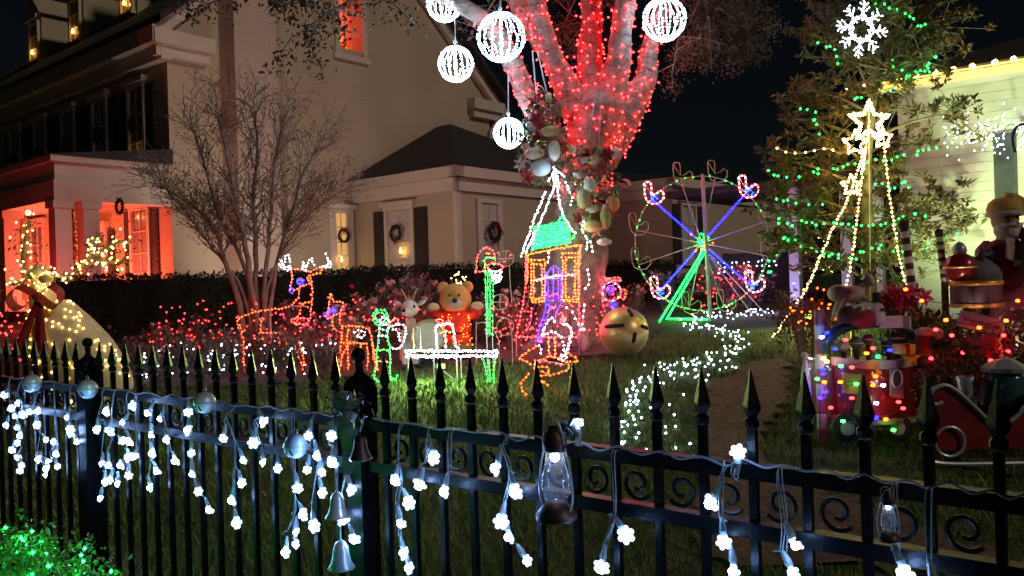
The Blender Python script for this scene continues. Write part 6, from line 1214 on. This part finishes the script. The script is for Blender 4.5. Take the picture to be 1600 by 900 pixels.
for k, (px, py, r, lab) in enumerate(((527, 790, 19, 'upper silver bell hanging on the middle fence post'), (533, 868, 21, 'lower silver bell hanging on the middle fence post'))):
    c = ff(px, py, .05); d = c.y; s = r * d / F; t = thing('hanging_bell', lab, 'bell', c, frz); MB().lathe([(s, -s * .95), (s * 1.02, -s * .9), (s * .78, -s * .55), (s * .62, 0), (s * .56, s * .55), (s * .40, s * .95), (s * .12, s * 1.15), (.004, s * 1.18)], n=22).build('bell', mat('silver_bell', (.42, .50, .48), .3, .4, var=.12, scale=8), t, smooth=True); MB().tube([(0, 0, s * 1.15), (0, -.0, s * 2.2)], .003, 5).build('cord', CLCORD, t); MB().ball((0, 0, -s * .95), s * .2, 8, 6).build('clapper', SILVER, t, smooth=True)
# ribbon bow and tinsel sprig at the post
c = ff(540, 640, .03); t = thing('ribbon_bow', 'sheer white ribbon bow with tinsel sprigs on the middle fence post', 'bow', c, frz); RBN = mat('sheer_ribbon', (.30, .36, .38), .4, var=.2, spec=.6, alpha=.8)
for k in range(5):
    a = -.4 + k * .9; place('ribbon_loop', (lambda m: m)(loop_mesh(RBN, .055)), t, V(0, -.01, 0), V(math.cos(a) * .3, -1, .3), a)
b = MB()
for s in (-1, 0, 1): pts = smooth_path([V(s * .01, 0, 0), V(s * .018, -.012, -.06), V(s * .012 + .006, -.004, -.13), V(s * .02 - .004, -.01, -.20)], 4); n = len(b.v); b.v += [v for q in pts for v in (tuple(q - V(.010, 0, 0)), tuple(q + V(.010, .004, 0)))]; b.f += [(n + 2 * i, n + 2 * i + 1, n + 2 * i + 3, n + 2 * i + 2) for i in range(len(pts) - 1)]
b.build('ribbon_tail', RBN, t); L = [V(random.gauss(0, .05), random.gauss(-.01, .015), random.gauss(.025, .03)) for k in range(70)]; MB().leaves(L, .03, .3).build('tinsel_sprig', mat('tinsel', (.30, .33, .27), .2, .7), t, kind='stuff'); MB().tube([(-.07, 0, .02), (.07, 0, .03)], .003, 5).build('sprig_stem', CORD, t)
# dark cloth flap by the post
t = thing('bronze_bell', 'dark bronze bell shaped lamp hood beside the middle post top rail', 'bell', ff(563, 700, .03), frz); MB().lathe([(.033, -.033), (.034, -.029), (.024, -.007), (.019, .022), (.015, .036), (.004, .041)], n=18).build('bell', mat('bronze', (.05, .03, .025), .4, .6), t, smooth=True); MB().tube([(.034 * math.cos(a), .034 * math.sin(a), -.033) for a in np.linspace(0, 2 * PI, 24, endpoint=False)], .003, 5, closed=True).build('lip', mat('brass_lip', (.6, .45, .25), .25, .9), t); MB().tube([(0, 0, .05), (0, .02, .10)], .003, 5).build('cord', CLCORD, t)
# lanterns on the fence
def lantern(label, px, py, s, lit):
    c = ff(px, py, .07); t = thing('storm_lantern', label, 'lantern', c, frz)
    LBR = mat('lantern_brown', (.055, .026, .022), .45, .3, var=.3, scale=14)
    MB().lathe([(.045 * s, -.135 * s), (.068 * s, -.13 * s), (.070 * s, -.115 * s), (.052 * s, -.09 * s), (.036 * s, -.075 * s)], n=20).build('tank', LBR, t, smooth=True)
    MB().lathe([(.034 * s, -.078 * s), (.042 * s, -.05 * s), (.050 * s, -.015 * s), (.046 * s, .02 * s), (.036 * s, .05 * s), (.031 * s, .075 * s), (.031 * s, .098 * s)], n=20).build('chimney', glassmat('lantern_glass'), t, smooth=True)
    MB().lathe([(.034 * s, .096 * s), (.040 * s, .100 * s), (.042 * s, .125 * s), (.036 * s, .15 * s), (.024 * s, .165 * s), (.02 * s, .18 * s), (.004, .185 * s)], n=20).build('hood', LBR, t, smooth=True)
    for q in (-1, 1): MB().tube(smooth_path([(q * .05 * s, 0, -.11 * s), (q * .068 * s, 0, -.05 * s), (q * .060 * s, 0, .04 * s), (q * .042 * s, 0, .11 * s)], 4), .0035 * s, 6).build('side_wire', SILVER, t, smooth=True)
    MB().tube(smooth_path([(-.042 * s, 0, .12 * s), (-.03 * s, -.01, .19 * s), (0, -.012, .215 * s), (.03 * s, -.01, .19 * s), (.042 * s, 0, .12 * s)], 4), .003 * s, 6).build('handle', SILVER, t, smooth=True)
    MB().ball((0, 0, .078 * s), .016 * s, 12, 8, (1, 1, 1.1)).build('lamp', emis('lantern_led%d' % lit, (.80, .86, 1), 9 if lit else 5), t, smooth=True)
lantern('brown storm lantern with lit glass chimney hanging on the fence', 868, 750, .74, True)
lantern('dim storm lantern hanging between the rails near the right edge', 1388, 812, .30, False)
# leaf sprig on the lantern hood
t = thing('leaf_sprig', 'dark leafy sprig resting on the rail above the storm lantern', 'sprig', ff(880, 665, .03), frz); MB().tube(smooth_path([(-.05, 0, -.03), (-.01, -.01, .0), (.03, 0, -.03)], 4), .004, 5).build('stem', CORD, t); L = [V(random.uniform(-.05, .035), random.gauss(0, .01), random.uniform(-.03, .008)) for k in range(14)]; MB().leaves(L, .05, .4).build('leaf_cluster', mat('sprig_leaf', (.05, .07, .06), .5), t, kind='stuff')

# ================================================================== NEAR BUSH (bottom left)
nd = 2.75; q = at(30, 880, nd); t = thing('boxwood_bush', 'green lit boxwood bush in front of the fence at the lower left', 'bush', (q.x, nd, gz(nd))); L = []; bl = []; st = MB()
top_ = at(30, 822, nd).z - gz(nd)
for k in range(60):
    a = random.uniform(0, 2 * PI); e = random.uniform(.1, 1); rr = .42 * math.sqrt(random.random()); tp = V(rr * math.cos(a), rr * .8 * math.sin(a), top_ * math.sqrt(max(.05, 1 - (rr / .52) ** 2)) * random.uniform(.93, 1.03)); st.tube([(tp.x * .2, tp.y * .2, 0), tp * .6, tp], [.008, .005, .002], 4)
    for j in range(150): u = random.uniform(.55, 1.02); L.append(V(tp.x * (.6 + .4 * u) + random.gauss(0, .035), tp.y * (.6 + .4 * u) + random.gauss(0, .035), tp.z * u + random.gauss(0, .02)))
    bl.append(V(tp.x * 1.0, tp.y * 1.0, tp.z * .985))
    if k % 3 == 0: bl.append(V(tp.x * .9, tp.y * .9, tp.z * .82))
st.build('stem', MYRT, t); MB().leaves(L, .022, .6).build('foliage', mat('boxwood_leaf', (.10, .17, .05), .45, var=.3, scale=30), t, kind='stuff')
t2 = thing('bush_light_string', 'green string lights buried in the boxwood bush', 'string lights', t.location); MB().octa(bl, .006).build('light_string', emis('led_green_bush', (.004, 1, .06), 110), t2, kind='stuff')
cdm = MB(); 
for a_, b_ in zip(bl[:-1], bl[1:]): 
    if (a_ - b_).length < .35: cdm.tube([a_, b_], .002, 3)
cdm.build('cord', CORD, t2, kind='stuff')
